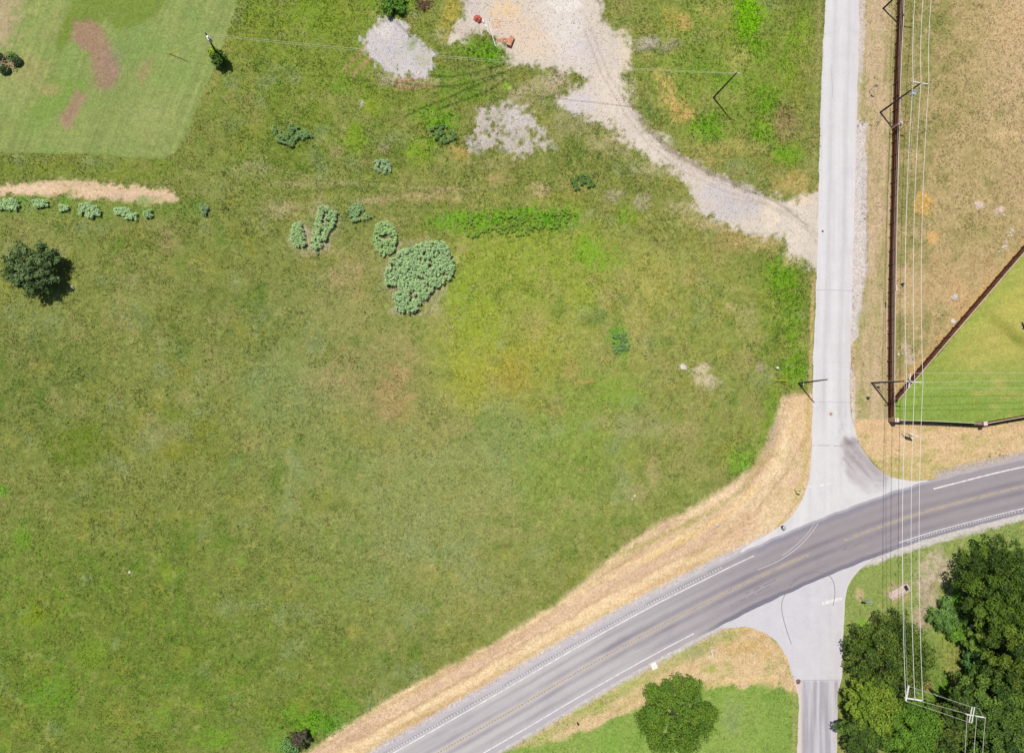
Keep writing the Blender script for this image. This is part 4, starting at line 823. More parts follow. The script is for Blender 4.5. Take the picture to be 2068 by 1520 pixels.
# pebbles on the gravel
def pebbles(name, n, dens, cols, s0, s1, label, mat=M_gravel):
    x, y, u, v = scatter(n, dens); g = grid_lookup(x, y); k = len(x); s = RNG.uniform(s0, s1, k)
    o6 = np.array([[1, 0, 0], [0, 1, 0], [-1, 0, 0], [0, -1, 0], [0, 0, .7], [0, 0, -.4]]); V = o6[None] * s[:, None, None] * RNG.uniform(.7, 1.3, (k, 6, 1))
    a = RNG.uniform(0, 6.28, k); ca, sa = np.cos(a)[:, None], np.sin(a)[:, None]; V = np.stack([V[..., 0] * ca - V[..., 1] * sa, V[..., 0] * sa + V[..., 1] * ca, V[..., 2]], -1)
    V += np.stack([x, y, GZ[g] + .02], 1)[:, None]
    f = np.array([[0, 1, 4], [1, 2, 4], [2, 3, 4], [3, 0, 4], [1, 0, 5], [2, 1, 5], [3, 2, 5], [0, 3, 5]]); Fc = (f[None] + 6 * np.arange(k)[:, None, None]).reshape(-1, 3)
    cc = np.array([C(*q) for q in cols])[RNG.integers(0, len(cols), k)]
    tag(npmesh(name, V.reshape(-1, 3), Fc, 3, np.repeat(cc, 6, 0), mat), label, None, None, 'stuff')
def dg(u, v):
    d = ss(.3, .7, BARE) * ~inp(SOIL, u, v); d[(u > 1728) & (u < 1750) & (v > 240) & (v < 600)] = .7; d[is_road(u, v)] = 0; return d
pebbles('gravel', 160000, dg, [(212, 203, 198), (224, 217, 211), (194, 186, 183), (204, 188, 172), (178, 169, 165)], .03, .08, 'loose pale stones over the gravel lot and drive')
def dl(u, v):
    d = inp(DRYLOT, u, v) * .22 + inp(EASTV, u, v) * .03 + ((u > 1240) & (u < 1520) & (v > 700) & (v < 1080)) * .03; d[is_road(u, v)] = 0; return d
pebbles('limestone_chips', 9000, dl, [(232, 222, 196), (222, 206, 180)], .05, .12, 'pale limestone chips scattered in the dry lot')

# ------------------------------------------------------------------ foliage
LK = 1.5
def leafmesh(name, cen, nrm, size, col, parent=None, aspect=.6, jit=.2, mat=None):
    n = len(cen); a = RNG.normal(size=(n, 3)); nrm = nrm / np.linalg.norm(nrm, axis=1, keepdims=True)
    t = np.cross(nrm, a); t /= np.linalg.norm(t, axis=1, keepdims=True) + 1e-9; b = np.cross(nrm, t)
    s = size[:, None] * RNG.uniform(.7, 1.3, (n, 1)); V = np.empty((n, 4, 3))
    V[:, 0] = cen - t * s; V[:, 1] = cen - b * s * aspect + nrm * s * .15; V[:, 2] = cen + t * s; V[:, 3] = cen + b * s * aspect + nrm * s * .15
    c = np.clip(col * RNG.uniform(1 - jit, 1 + jit, (n, 1)), .004, .8)
    return npmesh(name, V.reshape(-1, 3), np.arange(n * 4).reshape(-1, 4), 4, np.repeat(c, 4, 0), mat or M_leaf, parent)
def tree(name, u, v, r_px, ht, col, label, cat='tree', nl=9000, leaf=.20, col2=None, squash=.62, lobes=None, group=None, lobe_r=(.16, .30), trunk=True, ecc=1.0, ang=0.0):
    R = r_px / 12.0 * (H - ht * .7) / H * 1.1
    c = at(u, v, ht * .62); base = Vector((c.x, c.y, 0))
    e = empty(name, base, label, cat, group)
    nl = int(nl * .85)
    K = lobes or int(34 + R * 5); cz = ht - R * squash * .9 if ht > R * squash * 1.6 else ht * .55; hz = ht - cz
    rr = random.Random(int(u * 7 + v)); L = []
    ca, sa = math.cos(math.radians(ang)), math.sin(math.radians(ang))
    for i in range(K):
        q = math.sqrt(rr.random()) ** 1.0; a = i * 2.39996 + rr.uniform(-.4, .4); q = math.sqrt((i + .5) / K) * rr.uniform(.86, 1.06)
        lr = R * rr.uniform(*lobe_r); q2 = min(q, .93) * (R - lr * .75)
        zz = cz + hz * (math.sqrt(max(0, 1 - min(q, .97) ** 2)) * .92) * rr.uniform(.72, 1.05) - lr * .5
        x_ = q2 * math.cos(a) * rr.uniform(.85, 1.12); y_ = q2 * math.sin(a) * ecc * rr.uniform(.85, 1.12)
        L.append((c.x + x_ * ca - y_ * sa, c.y + x_ * sa + y_ * ca, max(zz, lr * .5), lr))
        if q > .72: L.append((L[-1][0] - x_ * .06, L[-1][1] - y_ * .06, max(zz - hz * .55, lr * .4), lr * .95))
    L = np.array(L); wts = L[:, 3] ** 2; wts /= wts.sum(); k = RNG.choice(len(L), nl, p=wts)
    d = RNG.normal(size=(nl, 3)); d[:, 2] = np.abs(d[:, 2]) * .9 - .3; d /= np.linalg.norm(d, axis=1, keepdims=True)
    cen = L[k, :3] + d * (L[k, 3] * RNG.uniform(.62, 1.12, nl) ** 1)[:, None] * np.array([1, 1, .8])
    od = L[k, :3] - np.array([c.x, c.y, cz - R * .3]); od /= np.linalg.norm(od, axis=1, keepdims=True) + 1e-9
    off = cen - L[k, :3]; al = (off * od).sum(1, keepdims=True); cen = L[k, :3] + (off - od * al) * .72 + od * al * 1.45
    cen += RNG.normal(0, .07, cen.shape)
    cen[:, 2] = np.maximum(cen[:, 2], .12)
    nrm = d * .8 + RNG.normal(0, .5, (nl, 3)) + np.array([-.15, .2, .5])
    c1 = C(*col, k=LK); c2 = C(*(col2 or tuple(int(q * 1.18) for q in col)), k=LK); lt = RNG.random(len(L))[k][:, None]
    cc = c1 * (1 - lt) + c2 * lt
    out = RNG.random(nl) < .05; cen[out] = base[:] + (cen[out] - np.array(base[:])) * RNG.uniform(1.0, 1.07, (out.sum(), 1))
    leafmesh('crown', cen, nrm, np.full(nl, leaf), cc, e, jit=.32)
    if trunk:
        m = MB(); tr = max(.09, R * .045); m.tube([(base.x, base.y, -.1), (base.x + .05, base.y, cz * .5), (base.x, base.y + .05, cz), (c.x, c.y, cz + hz * .5)], [tr * 1.3, tr, tr * .8, tr * .4], 9)
        for l in L[::max(1, len(L) // 12)]:
            m.tube([(base.x, base.y, cz * rr.uniform(.55, .95)), ((base.x + l[0]) / 2, (base.y + l[1]) / 2, (cz + l[2]) / 2), (l[0], l[1], l[2])], [tr * .5, tr * .32, tr * .12], 6)
        m.build('trunk', M_bark, e)
    return e
tree('tree', 62, 541, 51, 4.6, (66, 92, 42), 'round dark silver green tree alone on the left side of the field', nl=15000, leaf=.15, col2=(136, 162, 100), squash=.85, lobe_r=(.11, .2), lobes=70)
tree('tree', 1368, 1447, 78, 7.5, (96, 134, 40), 'bushy green tree standing alone between highway and south road', nl=26000, leaf=.14, col2=(122, 152, 44), lobe_r=(.07, .17), lobes=120, squash=.75)
tree('tree', 1800, 1332, 86, 8.0, (70, 96, 30), 'large round green tree left of the conductors, below the concrete headwall', nl=26000, leaf=.16, col2=(112, 134, 46), lobe_r=(.11, .2), lobes=90)
tree('tree', 1762, 1418, 56, 7.6, (118, 148, 40), 'yellow green feathery tree at the roadside, left of the L shaped crossarms', nl=15000, leaf=.16, col2=(146, 170, 54), lobe_r=(.12, .24), lobes=50)
tree('tree', 1752, 1476, 58, 6.6, (66, 92, 30), 'dark green tree leaning over the south road edge at the bottom', nl=16000, leaf=.16, col2=(108, 138, 48), lobe_r=(.12, .22), lobes=56)
tree('tree', 1838, 1470, 62, 7.6, (92, 134, 36), 'bright green tree just below the L shaped crossarms', nl=18000, leaf=.16, col2=(120, 162, 46), lobe_r=(.12, .22), lobes=60)
tree('tree', 1936, 1424, 36, 7.2, (66, 92, 30), 'dark tree under the wires between the two pole tops', nl=9000, leaf=.16, col2=(100, 128, 40), lobe_r=(.14, .26), lobes=34)
tree('tree', 1905, 1468, 54, 6.8, (66, 90, 30), 'olive green tree between the two pole tops', nl=14000, leaf=.16, col2=(116, 134, 52), lobe_r=(.12, .22), lobes=50)
tree('tree', 2030, 1190, 100, 11.0, (62, 88, 24), 'tall spreading tree at the right edge beside the highway bend', nl=30000, leaf=.17, col2=(104, 134, 34), lobe_r=(.10, .19), lobes=80)
tree('tree', 1968, 1160, 34, 7.0, (76, 104, 32), 'dark tree at the left front of the right edge woods', nl=9000, leaf=.16, col2=(108, 136, 40), lobe_r=(.14, .26), lobes=34)
tree('tree', 2052, 1310, 74, 11.5, (62, 88, 24), 'tall dark tree at the right edge, second below the highway', nl=20000, leaf=.17, col2=(124, 146, 44), lobe_r=(.12, .22), lobes=50)
tree('small_tree', 1966, 1290, 22, 4.4, (104, 136, 48), 'small round tree in the shade of the tall right edge trees', 'tree', nl=4000, leaf=.15, col2=(128, 158, 58), lobes=18, lobe_r=(.2, .34))
tree('small_tree', 1968, 1341, 27, 3.6, (84, 128, 62), 'small blue green tree beside the dirt opening', 'tree', nl=5000, leaf=.15, col2=(104, 150, 76), lobes=20, lobe_r=(.2, .34))
tree('tree', 2004, 1412, 78, 9.0, (62, 92, 30), 'broad tree right of the H shaped pole top', nl=22000, leaf=.17, col2=(118, 150, 54), lobe_r=(.11, .2), lobes=70)
tree('tree', 2044, 1496, 66, 9.5, (64, 92, 32), 'tree in the bottom right corner', nl=18000, leaf=.17, col2=(118, 150, 62), lobe_r=(.12, .22), lobes=55)
tree('tree', 2120, 1420, 66, 10, (84, 116, 40), 'tree just beyond the right edge of the woods', nl=10000, leaf=.2, lobes=40)
tree('tree', 1880, 1560, 70, 8, (84, 116, 40), 'tree just below the bottom of the woods', nl=9000, leaf=.2, lobes=40)
tree('tree', 1990, 1580, 70, 9, (84, 116, 40), 'second tree just below the bottom of the woods', nl=9000, leaf=.2, lobes=40)
tree('shrub', 1914, 1243, 33, 3.0, (84, 122, 48), 'dark leafy shrub at the end of the dirt track', 'shrub', nl=8000, leaf=.15, col2=(130, 168, 84), lobes=26, lobe_r=(.2, .32), trunk=False)
tree('shrub', 1936, 1272, 26, 2.2, (110, 150, 46), 'lighter green shrub beside the dark leafy one', 'shrub', nl=5000, leaf=.14, lobes=20, lobe_r=(.2, .34), trunk=False)
tree('shrub', 443, 118, 14, 2.0, (80, 112, 34), 'dark shrub round the foot of the pole by the mown field', 'shrub', nl=2600, leaf=.15, lobes=16, lobe_r=(.25, .4), trunk=False)
tree('shrub', 431, 107, 9, 1.6, (142, 168, 36), 'small yellow green shrub beside the pole foot', 'shrub', nl=900, leaf=.14, lobes=9, lobe_r=(.3, .45), trunk=False)
tree('shrub', 606, 1492, 17, 1.9, (78, 100, 44), 'dark shrub with purple tinge by the verge at the bottom', 'shrub', nl=3200, leaf=.13, col2=(120, 96, 90), lobes=18, lobe_r=(.22, .36), trunk=False)
tree('shrub', 585, 1508, 16, 1.4, (116, 156, 86), 'grey green shrub left of the dark one by the verge', 'shrub', nl=2600, leaf=.14, lobes=16, lobe_r=(.22, .36), trunk=False)
tree('shrub', 795, 8, 24, 1.5, (104, 146, 50), 'green shrub beside the rusty metal heap', 'shrub', nl=4200, leaf=.14, lobes=20, lobe_r=(.22, .34), trunk=False)

def thicket(name, polys, n, h, col, label, hole=.0, thin=9, leaf=.30, cat='weeds', group=None):
    """leafy upright weeds; every plant is a whorl of long drooping leaves on a stem"""
    xs = [q for p in polys for q in p]; u0, u1 = min(q[0] for q in xs), max(q[0] for q in xs); v0, v1 = min(q[1] for q in xs), max(q[1] for q in xs)
    u = RNG.uniform(u0, u1, n * 5); v = RNG.uniform(v0, v1, n * 5); ok = np.zeros(len(u), bool)
    for p in polys: ok |= inpoly(p, u, v)
    ok &= (fbm(u / 22, v / 22, int(u0) % 97, 3) < (hole or 9)) & (fbm(u / 6, v / 6, int(v0) % 89, 2) < thin)
    u = u[ok][:n]; v = v[ok][:n]; n = len(u)
    P3 = np.array([at(a, b, h * .8) for a, b in zip(u, v)]); hh = h * RNG.uniform(.6, 1.1, n); nb = 13
    a = (np.arange(nb)[None] * 2.4 + RNG.uniform(0, 6.28, (n, 1))); el = RNG.uniform(-.3, .45, (n, nb)); ln = leaf * RNG.uniform(.7, 1.25, (n, nb)); st = RNG.uniform(.5, 1, (n, nb))
    cx_, cy_ = P3[:, 0, None], P3[:, 1, None]; bz = hh[:, None] * st
    d = np.stack([np.cos(a) * np.cos(el), np.sin(a) * np.cos(el), np.sin(el)], -1); p = np.stack([-np.sin(a), np.cos(a), 0 * a], -1)
    o = np.stack([cx_ + 0 * a, cy_ + 0 * a, bz], -1); V = np.empty((n, nb, 4, 3)); L_ = ln[..., None]
    V[:, :, 0] = o; V[:, :, 1] = o + d * L_ * .5 - p * L_ * .2; V[:, :, 2] = o + d * L_ - np.array([0, 0, .12]) * L_; V[:, :, 3] = o + d * L_ * .5 + p * L_ * .2
    cc = C(*col, k=LK)[None, None] * RNG.uniform(.7, 1.3, (n, nb, 1))
    e = empty(name, Vector((float(P3[:, 0].mean()), float(P3[:, 1].mean()), 0)), label, cat, group)
    lo = npmesh('foliage', V.reshape(-1, 3), np.arange(n * nb * 4).reshape(-1, 4), 4, np.repeat(cc.reshape(-1, 3), 4, 0), M_leaf, e)
    m = MB()
    for i in range(n): m.tube([(P3[i, 0], P3[i, 1], -.05), (P3[i, 0], P3[i, 1], hh[i])], [.02, .01], 3, cap=False)
    m.build('stems', M_bark, e)['kind'] = 'stuff'; return e
SG = (178, 212, 146)
thicket('weed_clump', [[(1150, 355), (1185, 350), (1204, 366), (1196, 388), (1165, 390)]], 90, .6, (112, 150, 64), 'dark green weed clump above the bright weed band', hole=.8, thin=.1, leaf=.26)
thicket('weed_clump', [[(1238, 672), (1262, 672), (1272, 700), (1262, 718), (1240, 710)]], 90, .6, (124, 162, 92), 'blue green weed clump alone in the middle of the yellow grass', hole=.8, thin=.1, leaf=.26)
main_t = [(862, 488), (880, 486), (898, 488), (906, 505), (914, 520), (917, 540), (912, 560), (895, 572), (872, 586), (862, 600), (848, 612), (845, 622), (834, 630), (815, 632), (800, 625), (796, 605), (790, 585), (778, 570), (775, 552), (782, 540), (792, 520), (808, 505), (830, 498), (845, 492)]
thicket('weed_thicket', [main_t], 1050, 1.3, SG, 'large dense thicket of silvery green leafy weeds in the middle field', hole=.8, thin=.7)
thicket('weed_thicket', [[(760, 450), (785, 445), (800, 470), (798, 500), (785, 518), (765, 515), (754, 490), (755, 468)]], 190, 1.0, (172, 208, 130), 'loose oval clump of pale weeds just above the large thicket', hole=.4)
thicket('weed_thicket', [[(588, 452), (605, 448), (612, 470), (620, 490), (612, 498), (596, 498), (586, 480)]], 120, 1.0, (174, 208, 136), 'small left clump of the pair of pale weeds', hole=.9)
thicket('weed_thicket', [[(645, 415), (665, 418), (682, 430), (672, 455), (665, 465), (655, 485), (640, 510), (628, 500), (630, 470), (638, 450), (640, 430)]], 210, 1.1, (174, 208, 136), 'tall right clump of the pair of pale weeds', hole=.7)
thicket('weed_thicket', [[(700, 425), (715, 410), (728, 412), (735, 430), (748, 438), (735, 446), (710, 446)]], 90, .8, (150, 184, 120), 'sparse pale weeds right of the tall clump', hole=.5)
thicket('weed_thicket', [[(757, 325), (775, 320), (790, 328), (788, 345), (770, 350), (757, 342)]], 70, .8, (160, 192, 136), 'single pale weed bush above the oval clump', hole=1.5)
thicket('weed_thicket', [[(545, 255), (580, 250), (610, 255), (630, 275), (622, 292), (595, 296), (560, 285), (542, 270)]], 190, .7, (122, 160, 88), 'blue green weed patch near the upper left of the field', hole=.3, thin=.0, leaf=.26)
thicket('weed_thicket', [[(868, 258), (895, 252), (915, 262), (920, 280), (900, 290), (880, 285)]], 90, .7, (112, 152, 80), 'blue green weeds left of the gravel patch', hole=.5, thin=.1, leaf=.26)
thicket('weed_thicket', [[(930, 455), (945, 440), (985, 440), (1040, 425), (1100, 428), (1150, 420), (1158, 440), (1130, 460), (1080, 465), (1060, 478), (1010, 470), (960, 480), (935, 475)]], 300, .4, (130, 168, 50), 'long bright green weed band across the upper field', hole=.35, thin=-.05, leaf=.26)
for i, (pl, n, cl, lb) in enumerate([([(-8, 402), (30, 400), (38, 412), (30, 424), (-8, 420)], 90, SG, 'pale weed clump at the left edge below the bare soil'), ([(62, 404), (92, 404), (95, 414), (70, 418)], 50, SG, 'second pale weed clump from the left edge below the bare soil'),
    ([(158, 412), (180, 410), (200, 420), (200, 434), (182, 441), (160, 432)], 100, SG, 'round pale weed bush in the middle below the bare soil'), ([(228, 418), (250, 418), (275, 430), (276, 442), (255, 440), (232, 430)], 80, SG, 'pale weed clump right of the round bush below the bare soil'),
    ([(288, 424), (304, 424), (306, 438), (292, 438)], 26, (150, 186, 120), 'small pale weed tuft at the right end of the bare soil row'), ([(402, 408), (418, 412), (420, 436), (406, 434)], 30, (136, 166, 110), 'thin pale weed tuft between bare soil and the pair of clumps'), ([(118, 414), (136, 414), (136, 424), (120, 424)], 20, SG, 'tiny pale weed tuft left of the round bush')]):
    thicket('weed_clump', [pl], n, .7, cl, lb, hole=1.6, group='pale weed clumps below the bare soil')
# sparse weeds on the gravel
def dgw(u, v):
    e = np.minimum(pdist(u, v, LOT), 60); inside = inp(LOT, u, v)
    d = inside * (.0015 + .5 * ss(14, 2, e) * ss(-.1, .8, fbm(u / 18, v / 18, 55, 3))) + inside * (u < 1060) * .03 + inp(GP2, u, v) * .5 + inp(GP1, u, v) * .06 + ((np.hypot((u - 1150) / 40, (v - 155) / 26) < 1) * .5)
    d[is_road(u, v)] = 0; return np.clip(d, 0, 1)
x, y, u, v = scatter(26000, dgw); g = grid_lookup(x, y); cc = np.where(RNG.random((len(x), 1)) < .6, C(112, 128, 64)[None], C(150, 140, 90)[None])
blades('gravel_weeds', x, y, GZ[g], cc, RNG.uniform(.1, .28, len(x)), 6, .12, 'scattered weeds sprouting on the gravel lot', tilt=(30, 80), jit=.3)

# ------------------------------------------------------------------ fences
def fence(name, pts, label, ht=2.05, cols=(110, 70, 52), top=(214, 190, 162)):
    """board fence: posts, one panel of upright boards per bay, rails and a flat cap"""
    P3 = [at(*p) for p in pts]; e = empty(name, P3[0], label, 'fence', 'brown board fences')
    c = resample(P3, .6) if len(P3) > 2 else [P3[0].lerp(P3[1], k / 40) for k in range(41)]
    # walk along at the board pitch
    seg = []; acc = 0; pos = [c[0]]
    tot = sum((b - a).length for a, b in zip(c[:-1], c[1:])); bays = max(1, round(tot / 2.44)); bay = tot / bays
    def along(s):
        s = max(0, min(tot - 1e-4, s))
        for a, b in zip(c[:-1], c[1:]):
            l = (b - a).length
            if s <= l: return a.lerp(b, s / l), (b - a).normalized()
            s -= l
        return c[-1], (c[-1] - c[-2]).normalized()
    for k in range(bays):
        V = []; Fc = []; cc = []; nb = 17; tone = random.uniform(.9, 1.1)
        for j in range(nb):
            s = k * bay + (j + .5) * bay / nb; p, d = along(s); n = Vector((-d.y, d.x, 0)); hw = bay / nb * .46; z1 = ht - .04 + random.uniform(-.015, .015); off = random.uniform(-.004, .004)
            b0 = len(V)
            for zz in (.04, z1):
                for a_, q in ((-hw, -.009), (hw, -.009), (hw, .009), (-hw, .009)): r = p + d * a_ + n * (q + off); V.append((r.x, r.y, zz))
            Fc += [(b0, b0 + 1, b0 + 5, b0 + 4), (b0 + 1, b0 + 2, b0 + 6, b0 + 5), (b0 + 2, b0 + 3, b0 + 7, b0 + 6), (b0 + 3, b0, b0 + 4, b0 + 7), (b0 + 4, b0 + 5, b0 + 6, b0 + 7), (b0, b0 + 3, b0 + 2, b0 + 1)]
            cc += [C(*cols) * tone * random.choice((.78, .9, 1, 1.05, 1.2, 1.0))] * 8
        o = npmesh('fence_panel', np.array(V), np.array(Fc), 4, np.array(cc), M_fence, e)
        a, d0 = along(k * bay); b, d1 = along((k + 1) * bay); n = Vector((-d0.y, d0.x, 0))
        m = MB()
        for zz in (.35, 1.0, 1.6): m.beam(a - n * .05 + Vector((0, 0, zz)), b - n * .05 + Vector((0, 0, zz)), .04, .09)
        m.build('rail', M_rail, e)
        m = MB(); m.beam(a + Vector((0, 0, ht)), b + Vector((0, 0, ht)), .09, .04); m.build('top_cap', M_fcap, e)
        m = MB(); q = a - n * .12; m.box((q.x, q.y, ht / 2), (.05, .05, ht / 2), math.atan2(d0.y, d0.x)); m.build('post', M_rail, e)
    return e
M_rail = pmat('fence_rail_wood', (118, 78, 58), 6, .85, 1.1)
fence('board_fence', [(1816, -420), (1811.5, 0), (1807, 110), (1803, 225), (1802, 254)], 'long brown board fence beside the north road, upper run above the brick pillar')
fence('board_fence', [(1802, 262), (1799, 380), (1796.5, 480), (1795, 560), (1793.5, 660), (1792.5, 760), (1792.8, 842)], 'long brown board fence beside the north road, lower run to the corner pillar')
fence('board_fence', [(2300, 230), (2068, 494), (1970, 608), (1874, 720), (1800, 808)], 'diagonal brown board fence dividing dry lot from lawn')
fence('board_fence', [(1801, 848), (1850, 849), (1910, 851.5), (1966, 854.5)], 'brown board fence along the bottom of the lawn between two pillars')
fence('board_fence', [(1978, 854), (2068, 838), (2300, 800)], 'brown board fence running right from the second pillar', cols=(150, 98, 74))
def pillar(u, v, label, rz=0.0, s=.31, ht=2.15):
    c = at(u, v); e = empty('brick_pillar', c, label, 'pillar', 'brick pillars in the fence line')
    m = MB(); m.box((c.x, c.y, ht / 2), (s - .012, s - .012, ht / 2), rz); m.build('mortar_core', M_mortar, e)
    m = MB(); rowh = .075; ca, sa = math.cos(rz), math.sin(rz)
    for r in range(int(ht / rowh)):
        z = (r + .5) * rowh; sh = .5 if r % 2 else 0
        for sd_ in range(4):
            for j in range(3):
                t = (-1 + (j + sh) * 2 / 2.5) * s; t0 = max(-s, t); t1 = min(s, t + .76 * s)
                if t1 - t0 < .04: continue
                cx_, cy_ = (t0 + t1) / 2, s - .006
                for _ in range(sd_): cx_, cy_ = -cy_, cx_
                hx, hy = ((t1 - t0) / 2 - .006, .012) if sd_ % 2 == 0 else (.012, (t1 - t0) / 2 - .006)
                m.box((c.x + cx_ * ca - cy_ * sa, c.y + cx_ * sa + cy_ * ca, z), (hx, hy, rowh / 2 - .006), rz)
    o = m.build('bricks', M_brick, e); o['kind'] = 'stuff'
    m = MB(); m.box((c.x, c.y, ht + .05), (s + .05, s + .05, .05), rz, bev=.03); m.build('cap', M_cap, e); return e
pillar(1803.5, 258, 'brick pillar standing alone halfway up the long fence', math.radians(2))
pillar(1796, 847.5, 'brick pillar at the fence corner nearest the junction')
pillar(1972, 854.5, 'brick pillar where the lower fence bends', math.radians(6))

# ------------------------------------------------------------------ utility poles
def zof(bu, bv, tu, tv):
    """height whose image lies nearest (tu,tv) above the ground point (bu,bv)"""
    b = at(bu, bv); best = (1e9, 0)
    for i in range(20, 1500):
        z = i * .01; u, v = px(np.array([b.x]), np.array([b.y]), z); d = math.hypot(u[0] - tu, v[0] - tv)
        if d < best[0]: best = (d, z)
    return best[1]
def pole(bu, bv, tu, tv, label, arms=(), r=.17, ht=None, cond=False):
    b = at(bu, bv); h = ht or zof(bu, bv, tu, tv); t = at(tu, tv, h)
    e = empty('utility_pole', b, label, 'utility pole', 'wooden utility poles')
    m = MB(); m.tube([(b.x, b.y, -.3), (b.x * .5 + t.x * .5, b.y * .5 + t.y * .5, h * .5), (t.x, t.y, h)], [r, r * .85, r * .66], 14); m.build('shaft', M_pole, e, smooth=False)
    return e, b, t, h
def arm(e, a, bb, z, wd=.13, ins=(0.04, .5, .96), up=.1, mat=None):
    A = at(a[0], a[1], z); B_ = at(bb[0], bb[1], z)
    m = MB(); m.beam(A, B_, wd, wd); m.build('crossarm', mat or M_arm, e)
    out = []
    for t in ins:
        q = A.lerp(B_, t); m = MB(); m.tube([(q.x, q.y, z + wd / 2), (q.x, q.y, z + wd / 2 + .08), (q.x, q.y, z + wd / 2 + .1), (q.x, q.y, z + wd / 2 + .24)], [.03, .03, .085, .05], 10); m.build('insulator', M_ins, e)
        out.append(Vector((q.x, q.y, z + wd / 2 + .24)))
    return out
def brace(e, a, b): m = MB(); m.beam(a, b, .05, .03); m.build('brace', M_steel, e)
def tank(e, u, v, z, r=.26, h=.75, mat=None):
    c = at(u, v, z); m = MB(); m.tube([(c.x, c.y, z - h / 2), (c.x, c.y, z + h / 2)], r, 18); m.tube([(c.x, c.y, z + h / 2), (c.x, c.y, z + h / 2 + .05)], [r * 1.05, r * .8], 18)
    for k in (-.4, .4): m.tube([(c.x + r * k, c.y, z + h / 2), (c.x + r * k, c.y, z + h / 2 + .26)], [.06, .035], 8)
    m.build('transformer', mat or M_tank, e); return c
def wirepts(a, b, sag, n=22): return [a.lerp(b, i / n) - Vector((0, 0, sag * 4 * (i / n) * (1 - i / n))) for i in range(n + 1)]
def wire(name, pieces, r, mat, label, cat='power line', group=None):
    m = MB()
    pts = []
    for a, b, s in pieces: q = wirepts(a, b, s); pts += q if not pts else q[1:]
    m.tube(pts, r, 6); o = m.build(name, mat); tag(o, label, cat, group); return o
# pole at the top of the frame
eN, bN, tN, hN = pole(1783, 18, 1868, -61, 'utility pole whose foot shows at the top edge beside the fence', ht=10.7)
tN = at(*[float(q[0]) for q in px(np.array([bN.x]), np.array([bN.y]), 10.7)], 10.7)
iN = arm(eN, (1850, -64), (1886, -60), 10.55)
# pole with the transformer
eC, bC, tC, hC = pole(1778, 227, 1861, 167, 'utility pole with grey transformer leaning in view across the fence, upper right')
iC = arm(eC, (1840.5, 165), (1875, 170.5), hC - .15); tank(eC, 1844, 190, hC - 1.9, .3, .9)
m = MB(); q = at(1845, 181, hC - 1.0); q2 = at(1863, 182, hC - 1.0); m.beam(at(1834, 181, hC - 1.0), q2, .06, .06); m.build('lower_arm', M_steel, eC)
m = MB(); q = at(1821, 198, 5.6); m.box(tuple(q), (.1, .14, .1)); m.build('cable_bracket', M_steel, eC)
brace(eC, at(1852, 167.5, hC - .2), at(1857, 172, hC - .9)); brace(eC, at(1869, 169.5, hC - .2), at(1861, 172, hC - .9))
# pole at the fence corner
eD, bD, tD, hD = pole(1760, 773, 1838, 769, 'utility pole with two crossed arms at the lawn corner fence')
iD = arm(eD, (1827, 769.5), (1863, 772), hD - .15); iD2 = arm(eD, (1839, 752), (1835, 784), hD - .55)
for s_ in (-1, 1): brace(eD, at(1838, 769 + s_ * 2, hD - 1.2), at(1838, 769 + s_ * 11, hD - .6))
m = MB(); m.tube([at(1765, 776, 0) - Vector((0, 0, .2)), at(1768, 776, 0) + Vector((0, 0, 3.2))], .06, 8); m.build('conduit', M_steel, eD)
m = MB(); q = at(1779, 775, 1.5); m.box(tuple(q), (.25, .12, .16)); m.build('meter_box', M_white, eD)
# pole F and G in the woods
zF = 10.8; tF = at(1845, 1403, zF); uF, vF = [float(q[0]) for q in px(np.array([tF.x]), np.array([tF.y]), 0)]
eF, bF, tF, hF = pole(uF, vF, 1845, 1403, 'utility pole with L shaped pair of white crossarms over the trees', ht=zF)
iF = arm(eF, (1826.5, 1408), (1862, 1413.5), hF - .1, .2, (0, .52, .97)); iF2 = arm(eF, (1835, 1383), (1829, 1414), hF - .35, .2, (0.03, .5, 1.0))
brace(eF, at(1834, 1395, hF - .35), at(1845, 1404, hF - .6)); brace(eF, at(1847, 1388, hF - .1), at(1857, 1402, hF - .1))
zG = 10.8; tG = at(1968, 1445, zG); uG, vG = [float(q[0]) for q in px(np.array([tG.x]), np.array([tG.y]), 0)]
eG, bG, tG, hG = pole(uG, vG, 1968, 1445, 'utility pole with double crossarms near the bottom right corner', ht=zG)
iG = arm(eG, (1950, 1441), (1989, 1448), hG - .1, .17, (0.02, .5, .95)); iG2 = arm(eG, (1963, 1426), (1957, 1458), hG - .3, .12, (0.03, .5, .97)); arm(eG, (1968, 1427), (1962, 1459), hG - .3, .12, ())
m = MB(); m.tube([at(1950 + 37, 1448, hG), at(1977, 1430, hG - .1), at(1968, 1427, hG - .2)], .03, 6); m.build('jumper', M_wire2, eG)
# poles A and B in the field, pole E by the road
eA, bA, tA, hA = pole(441, 114, 415, 67, 'utility pole with transformer at the edge of the mown field', r=.15)
tank(eA, 424, 81, hA - 1.5, .27, .8); m = MB(); q = at(419, 74, hA - .5); m.box(tuple(q), (.10, .2, .1)); m.build('fuse_bracket', M_ins, eA)
eB, bB, tB, hB = pole(1441, 197, 1488, 147, 'utility pole standing in the tall grass left of the north road', r=.15)
iB = arm(eB, (1484, 146), (1494, 149), hB - .15, .09, (0, 1))
eE, bE, tE, hE = pole(1612, 774, 1671, 766, 'short bare utility pole whose top leans over the north road', r=.14)
m = MB(); q = at(1620, 775, .9); m.box(tuple(q), (.22, .12, .25)); m.build('service_box', M_white, eE)
